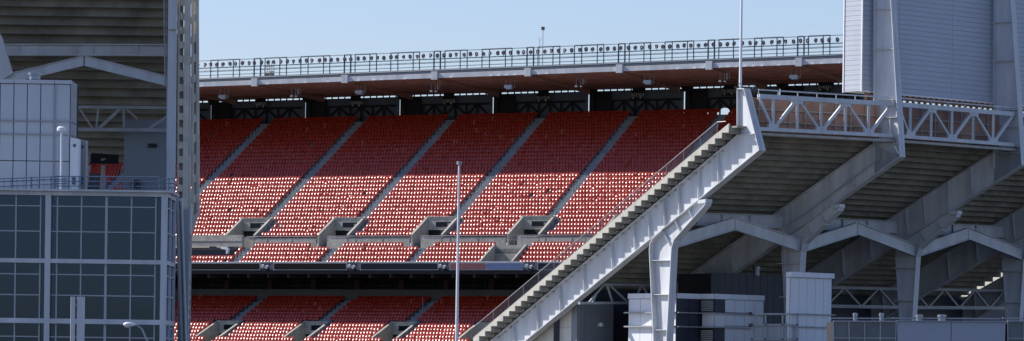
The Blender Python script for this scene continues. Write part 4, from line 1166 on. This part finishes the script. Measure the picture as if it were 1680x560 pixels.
ld.prism([P(312, 378, Y2), P(315, 358, Y2), P(326.5, 345, Y2 + .1), P(326.5, 350, Y2 + .1), P(313, 386, Y2)], V(0, .5, 0))
part(ld, 'stair_stringer', 'tower_conc', lft)
m_ = MB(); m_.tube(P(314.5, 335, Y1), P(313.5, 384, Y1), .05, n=5); part(m_, 'downpipe', 'white', lft)
m_ = MB(); Yp = YL + 3
m_.prism([V(zx(297, Yp), Yp, 0), V(zx(312.5, Yp), Yp, 0), P(312, 405, Yp), P(312, 384, Yp), P(303, 384, Yp), P(303, 350, Yp), P(297, 350, Yp)], V(0, 1.2, 0))
for i in range(8):
    y = 460 + i * 16; m_.prism([P(308, y, Yp - .2), P(312.5, y, Yp - .2), P(312.5, y + 9, Yp - .2), P(308, y + 9, Yp - .2)], V(0, .2, 0))
part(m_, 'pier', 'concrete', lft)
m_ = MB(); m_.bar(V(zx(311.5, Yp), Yp - .25, 0), P(310.5, 430, Yp - .25), .08, .08, up=(1, 0, 0)); part(m_, 'corner_angle', 'steel', lft)

# ================================================================== GLASS BUILDING
YG = 190.
gx = lambda px: P(px, 420, YG).x
zR = P(170, 314.5, YG).z
gb = empty('glass_building', V(gx(130), YG, 0), 'dark glazed office block with pale steel grid in the lower left corner', 'building')
x_l, x_r = gx(-160), gx(273.5)
zb_ = [(P(170, 315, YG).z, P(170, 322, YG).z), (P(170, 426, YG).z, P(170, 433, YG).z), (P(170, 524, YG).z, P(170, 532, YG).z), (0.3, 0.0)]
DEP = 4.9
slab = MB()
for zt, zb in zb_: slab.box(V((x_l + x_r) / 2, YG + DEP / 2 + .15, (zt + zb) / 2), (x_r - x_l, DEP - .1, zt - zb))
part(slab, 'floor_slab', 'grey_wall', gb)
back = MB(); back.box(V((x_l + x_r) / 2 - .2, YG + DEP + .3, zR / 2 - .1), (x_r - x_l - .4, .2, zR - .2)); part(back, 'back_wall', 'interior', gb)
fr_ = MB()
cols = [(-125, -116), (74, 83), (264, 273.5)]
for a, b in cols: fr_.box(V((gx(a) + gx(b)) / 2, YG + .05, zR / 2), (gx(b) - gx(a), .4, zR))
for zt, zb in zb_[:3]: fr_.box(V((x_l + x_r) / 2, YG + .03, (zt + zb) / 2), (x_r - x_l, .3, zt - zb))
# side face frame
for yy in (.1, 2.4, 4.7): fr_.box(V(x_r - .06, YG + yy, zR / 2), (.14, .2, zR - .02))
for zt, zb in zb_[:3]: fr_.box(V(x_r - .05, YG + DEP / 2, (zt + zb) / 2), (.12, DEP - .3, zt - zb))
part(fr_, 'facade_frame', 'steel', gb)
bays = [(-116, 74, [(-20), 25, 65.5]), (83, 264, [93, 132.5, 173.5, 214.5, 254.5])]
trs = [(322, 426, [339.5, 381]), (433, 524, [451.5, 485.5]), (532, 640, [554, 595])]
for x0, x1, mu in bays:
    for y0, y1, tr in trs:
        zt = P(170, y0, YG).z; zb = max(.3, P(170, y1, YG).z)
        w_ = MB()
        for x in mu: w_.box(V(gx(x), YG + .12, (zt + zb) / 2), (.13 if x == 173.5 else .07, .12, zt - zb))
        for y in tr:
            z = P(170, y, YG).z
            if z > zb: w_.box(V((gx(x0) + gx(mu[-1])) / 2, YG + .1, z), (gx(mu[-1]) - gx(x0), .1, .055))
        wo = part(w_, 'window', 'mull', gb)
        p_ = MB(); p_.box(V((gx(x0) + gx(x1)) / 2, YG + .2, (zt + zb) / 2), (gx(x1) - gx(x0), .03, zt - zb)); sub(p_, 'pane', 'glass', wo, gb)
for y0, y1, tr in trs:
    zt = P(170, y0, YG).z; zb = max(.3, P(170, y1, YG).z)
    w_ = MB()
    for y in tr:
        z = P(170, y, YG).z
        if z > zb: w_.box(V(x_r - .08, YG + DEP / 2, z), (.08, DEP - .4, .07))
    wo = part(w_, 'window', 'mull', gb)
    p_ = MB(); p_.box(V(x_r - .14, YG + DEP / 2, (zt + zb) / 2), (.03, DEP - .4, zt - zb)); sub(p_, 'pane', 'glass', wo, gb)
# interior things: stair, columns, blinds
it = MB()
for fl_i, (y0, y1, tr) in enumerate(trs):
    zb = max(.3, P(170, y1, YG).z); zt = P(170, y0, YG).z
    for x in (100, 122, 160, 205, 235, 20, 55):
        h = random.uniform(.3, .75) * (zt - zb); it.box(V(gx(x) + random.uniform(-.3, .3), YG + random.uniform(1.5, 4), zb + h / 2), (random.uniform(.3, 1.1), .3, h))
    it.box(V(gx(112), YG + 1.6, (zb + zt) / 2), (.35, .35, zt - zb)); it.box(V(gx(225), YG + 2.6, (zb + zt) / 2), (.35, .35, zt - zb))
part(it, 'interior_partition', 'interior', gb)
pl_ = MB()
for (y0, y1, tr) in trs:
    zb = max(.3, P(170, y1, YG).z); zt = P(170, y0, YG).z
    for x in (88, 118, 140, 190, 228, 30, 58, -15): 
        hh = random.uniform(.25, .9) * (zt - zb); pl_.box(V(gx(x) + random.uniform(-.2, .2), YG + random.uniform(.5, 1.2), zt - hh / 2), (random.uniform(.25, .9), .04, hh))
    pl_.box(V(gx(170), YG + 1.0, zb + 1.0), (6, .03, .04)).box(V(gx(170), YG + 1.0, zb + .6), (6, .03, .03))
part(pl_, 'window_blind', 'blind_g', gb)
br = MB(); z = P(170, 433, YG).z; 
for x in (95, 130): br.box(V(gx(x), YG + .35, P(170, 360, YG).z), (.1, .05, 2.2))
# blind across the window tops
for x0, x1 in ((84, 264), (-116, 74)): br.box(V((gx(x0) + gx(x1)) / 2, YG + .4, P(170, 328, YG).z), (gx(x1) - gx(x0), .05, .36))
M['blind'] = mat('blue_band_mat', (.10, .22, .34), .6, noise=.1, scale=1)
part(br, 'window_band', 'blind', gb)  # blue strips behind the upper glass
cp = MB(); cp.box(V((x_l + x_r) / 2, YG - .02, zR + .03), (x_r - x_l + .3, .7, .1)); cp.box(V(x_r + .06, YG + DEP / 2, zR + .035), (.3, DEP - .5, .09)); part(cp, 'coping', 'steel', gb)
# pipes right of building
m_ = MB()
for x, r, mm in ((289.5, .09, 'steel_d'), (297, .07, 'steel')):
    q_ = MB(); q_.tube(V(gx(x), YG + 5.2, 0), P(x + 1, 325, YG + 5.2), r, n=8); part(q_, 'downpipe', mm, gb)
q_ = MB(); q_.bar(V(gx(293.5), YG + 5.5, 0), P(294.5, 330, YG + 5.5), .12, .12, up=(1, 0, 0)); part(q_, 'downpipe', 'rail', gb)
q_ = MB(); q_.box(V(gx(286), YG + 5.4, zR / 2 - .3), (.55, .2, zR - .6)); part(q_, 'return_wall', 'steel_d', gb)
q_ = MB()
for y in (385, 488, 540): q_.tube(P(279, y, YG + 2), P(282, y, YG + 2), .05, n=6)
part(q_, 'side_lamp', 'white', gb)
# rooftop railing
rl_ = MB(); Yr = YG + .6; zr0 = zR + .08
x = -160
for (xa, xb, yt) in ((88, 263, 289.5),):
    for y in (yt, yt + 8, yt + 16): rl_.tube(P(xa, y, Yr), P(xb, y + .8, Yr), .028, n=5)
    for xx in (90, 130, 173, 218, 262): rl_.tube(V(P(xx, 300, Yr).x, Yr, zR), P(xx, yt, Yr), .035, n=5)
for y in (293, 301, 308): rl_.tube(P(264, y, Yr), P(287, y + .5, Yr), .028, n=5)
for xx in (266, 277, 287): rl_.tube(V(P(xx, 300, Yr).x, Yr, zR), P(xx, 293, Yr), .035, n=5)
for dy in (0, 5, 13): rl_.tube(P(-60, 296 + dy, Yr), P(110, 289.5 + dy * .9, Yr), .03, n=5)
for xx in range(-60, 112, 11): rl_.tube(V(P(xx, 300, Yr).x, Yr, zR), P(xx, 295 - (xx + 60) * .03, Yr), .014, n=4)
for xx in (-20, 20, 52, 84): rl_.tube(V(P(xx, 300, Yr).x, Yr, zR), P(xx, 294 - (xx + 60) * .03, Yr), .035, n=5)
for xx in range(92, 262, 5): rl_.tube(V(P(xx, 300, Yr).x, Yr, zR), P(xx, 290, Yr), .008, n=3)
part(rl_, 'roof_railing', 'rail', gb)
# box on the roof (panelled)
Yx = YG + 4.0
# rooftop box needs own support: it is a taller building just behind
Yx = YG + 6
ob = V(P(115, 200, Yx).x, Yx, 0)
bx_ = empty('stair_tower', ob, 'grey-blue panelled box tower above the glass building at far left', 'building')
zT = P(60, 131, Yx).z; xl_ = P(-120, 200, Yx).x
core = MB(); core.prism([V(xl_, Yx, 0), ob, ob + V(.05, 3.2, 0), V(xl_, Yx + 3.2, 0)], (0, 0, zT - .05)); part(core, 'core', 'gap', bx_)
pm = MB(); w_ = ob.x - xl_
seams = [P(x, 200, Yx).x - xl_ for x in (-100, -78, -55, -33, -11, 1 + 0, 22.5, 44.5, 66.5, 88, 90.5)]
seams = [P(x, 200, Yx).x - xl_ for x in (-90, -67, -44, -22, 0, 22.5, 44.5, 66.5, 89)]
zs = sorted([P(60, y, Yx).z for y in (264.5, 221, 199)])
panel_face(core, pm, V(xl_, Yx, 0), V(1, 0, 0), V(0, -1, 0), w_, 0, P(60, 138, Yx).z, seams, zs, gap=.045)
panel_face(core, pm, V(xl_, Yx, 0), V(1, 0, 0), V(0, -1, 0), w_ + .08, P(60, 138, Yx).z, zT, [seams[5], seams[8]], [], gap=.03, th=.14)
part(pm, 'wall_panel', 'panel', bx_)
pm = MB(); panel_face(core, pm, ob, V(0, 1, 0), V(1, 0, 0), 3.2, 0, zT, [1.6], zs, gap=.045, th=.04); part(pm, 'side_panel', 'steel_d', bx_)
ld = MB()
for y in (199, 221): ld.box(V((xl_ + ob.x) / 2, Yx - .1, P(60, y, Yx).z), (w_ + .1, .08, .07))
ld.box(V(P(90, 200, Yx).x, Yx - .1, zT / 2), (.07, .07, zT - .6)); part(ld, 'sunshade_ledge', 'steel_d', bx_)
vent(P(57, 131, Yx + 1), .38, .38, 'low square-shouldered vent on the panelled box tower at far left')
# small boxes next to it
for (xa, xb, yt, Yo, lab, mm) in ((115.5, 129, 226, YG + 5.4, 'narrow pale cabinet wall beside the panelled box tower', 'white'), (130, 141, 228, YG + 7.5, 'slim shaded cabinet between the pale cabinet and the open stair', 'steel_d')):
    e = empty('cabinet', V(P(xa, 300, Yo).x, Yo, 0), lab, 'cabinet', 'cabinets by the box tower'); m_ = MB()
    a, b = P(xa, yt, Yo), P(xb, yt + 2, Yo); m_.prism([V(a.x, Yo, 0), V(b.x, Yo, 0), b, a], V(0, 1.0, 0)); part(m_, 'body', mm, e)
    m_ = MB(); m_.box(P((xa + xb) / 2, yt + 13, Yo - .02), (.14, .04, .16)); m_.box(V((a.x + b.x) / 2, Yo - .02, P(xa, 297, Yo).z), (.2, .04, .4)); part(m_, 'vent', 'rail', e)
# things seen through the concourse
e = empty('hanging_banner', P(173, 268, YL + 12), 'black banner hung in front of shaded red seats in the left opening', 'banner')
m_ = MB(); m_.prism([P(150, 251, YL + 12), P(194, 254, YL + 12), P(195, 269, YL + 12), P(148, 269, YL + 12)], V(0, .05, 0)); part(m_, 'cloth', 'black', e)
m_ = MB(); m_.box(P(170, 261, YL + 11.95), (.3, .04, .06)); m_.box(P(168, 263, YL + 11.95), (.2, .04, .06)); part(m_, 'marking', 'steel_d', e)
e = empty('cabinet', P(142, 270, YL + 11), 'small pale box fixed at the left edge of the black banner', 'box'); m_ = MB(); m_.box(P(142, 261, YL + 11), (.3, .3, .6)).box(P(143, 252, YL + 11), (.36, .3, .12)); part(m_, 'body', 'concrete', e)
e = empty('steps', V(P(160, 300, YL + 10).x, YL + 10, 0), 'dark ramped stair with pale stringers left of the shaded red seats', 'stairs')
m_ = MB(); Yq = YL + 10
m_.prism([P(144, 271, Yq), P(149, 271, Yq), P(142, 318, Yq), P(137, 318, Yq)], V(0, .15, 0)); m_.prism([P(166, 271, Yq), P(172, 271, Yq), P(171, 318, Yq), P(163, 318, Yq)], V(0, .15, 0)); part(m_, 'stringer', 'concrete', e)
m_ = MB(); m_.prism([P(149, 285, Yq + .1), P(165, 285, Yq + .1), P(163, 318, Yq + .1), P(142, 318, Yq + .1)], V(0, .2, 0)); part(m_, 'flight', 'navy', e)
m_ = MB(); m_.tube(P(202, 272, Yq), P(192, 312, Yq), .04, n=5).tube(P(206, 275, Yq), P(197, 314, Yq), .03, n=5); part(m_, 'handrail', 'rail_g', e)
# roof-top lamp post
Yz = YG + .9
def ex5(e):
    m_ = MB(); p = P(101, 212, Yz); m_.tube(p - Z3 * .09, p + Z3 * .06, .24, .24, n=14).tube(p + Z3 * .06, p + Z3 * .13, .24, .15, n=14); part(m_, 'lamp_head', 'white', e)
pole('lamp_post', V(P(100, 300, Yz).x, Yz, zR + .0), P(101, 214, Yz), .055, .05, 'white', 'white lamp post with drum head on the roof in front of the panelled box tower', 'lamp post', ex5)

# ================================================================== foreground poles
def ex6(e):
    m_ = MB(); p = P(753.5, 268, 200); m_.tube(p - Z3 * .08, p + Z3 * .1, .14, .14, n=10); part(m_, 'truck', 'steel_d', e)
p = P(753.3, 268, 200); pole('flagpole', V(p.x, 200, 0), p, .105, .055, 'white', 'bare white flagpole standing in front of the far red seats', 'flagpole', ex6)
# pylon sign, lower left
Ys = 150.
e = empty('sign_pylon', V(P(127, 560, Ys).x, Ys, 0), 'twin-slab pale pylon standing in front of the glass building', 'pylon')
a, b = P(116.5, 487, Ys), P(123.5, 487, Ys); m_ = MB(); m_.prism([V(a.x, Ys, 0), V(b.x, Ys, 0), b, a], V(-.05, .35, 0)); part(m_, 'narrow_slab', 'steel', e)
a, b = P(127, 487, Ys), P(139.5, 487, Ys); m_ = MB(); m_.prism([V(a.x, Ys, 0), V(b.x, Ys, 0), b, a], V(-.05, .35, 0)); part(m_, 'wide_slab', 'steel', e)
m_ = MB(); m_.bar(P(122, 500, Ys + .1), P(129, 500, Ys + .1), .08, .08); m_.bar(P(122, 552, Ys + .1), P(129, 552, Ys + .1), .08, .08); part(m_, 'tie', 'steel_d', e)
# street lamp
Yv = 120.
h = P(213, 533, Yv); bs = P(250, 575, Yv)
e = empty('street_lamp', V(bs.x, Yv, 0), 'cobra-head street lamp on a dark curved arm at the bottom left', 'street lamp')
m_ = MB(); m_.tube(V(bs.x, Yv, 0), bs, .06, n=8).tube(bs, P(240, 556, Yv), .04, n=6).tube(P(240, 556, Yv), P(233, 540, Yv), .035, n=6).tube(P(233, 540, Yv), P(224, 533.5, Yv), .03, n=6); part(m_, 'pole', 'steel_d', e)
# head: lofted ellipsoid shell
def head():
    vs = []; fs_ = []; N = 10; Mx = 8; Lh = .44
    for i in range(Mx + 1):
        u = i / Mx; r = math.sin(math.pi * min(1, max(0.02, u ** .7 * .98))) * .09 + .01
        for j in range(N):
            t = 2 * math.pi * j / N; zz = math.sin(t) * r * (1.25 if math.sin(t) < 0 and u < .5 else .8)
            vs.append(h + V(-Lh / 2 + Lh * u, math.cos(t) * r, zz + .02 - .02 * u))
    for i in range(Mx):
        for j in range(N):
            k_ = (j + 1) % N; fs_.append((i * N + j, i * N + k_, (i + 1) * N + k_, (i + 1) * N + j))
    fs_.append(tuple(range(N))); fs_.append(tuple(Mx * N + j for j in range(N)))
    m_ = MB(); m_.v = vs; m_.f = fs_; m_.mi = [0] * len(fs_); return m_
part(head(), 'lamp_head', 'white', e, smooth=True)
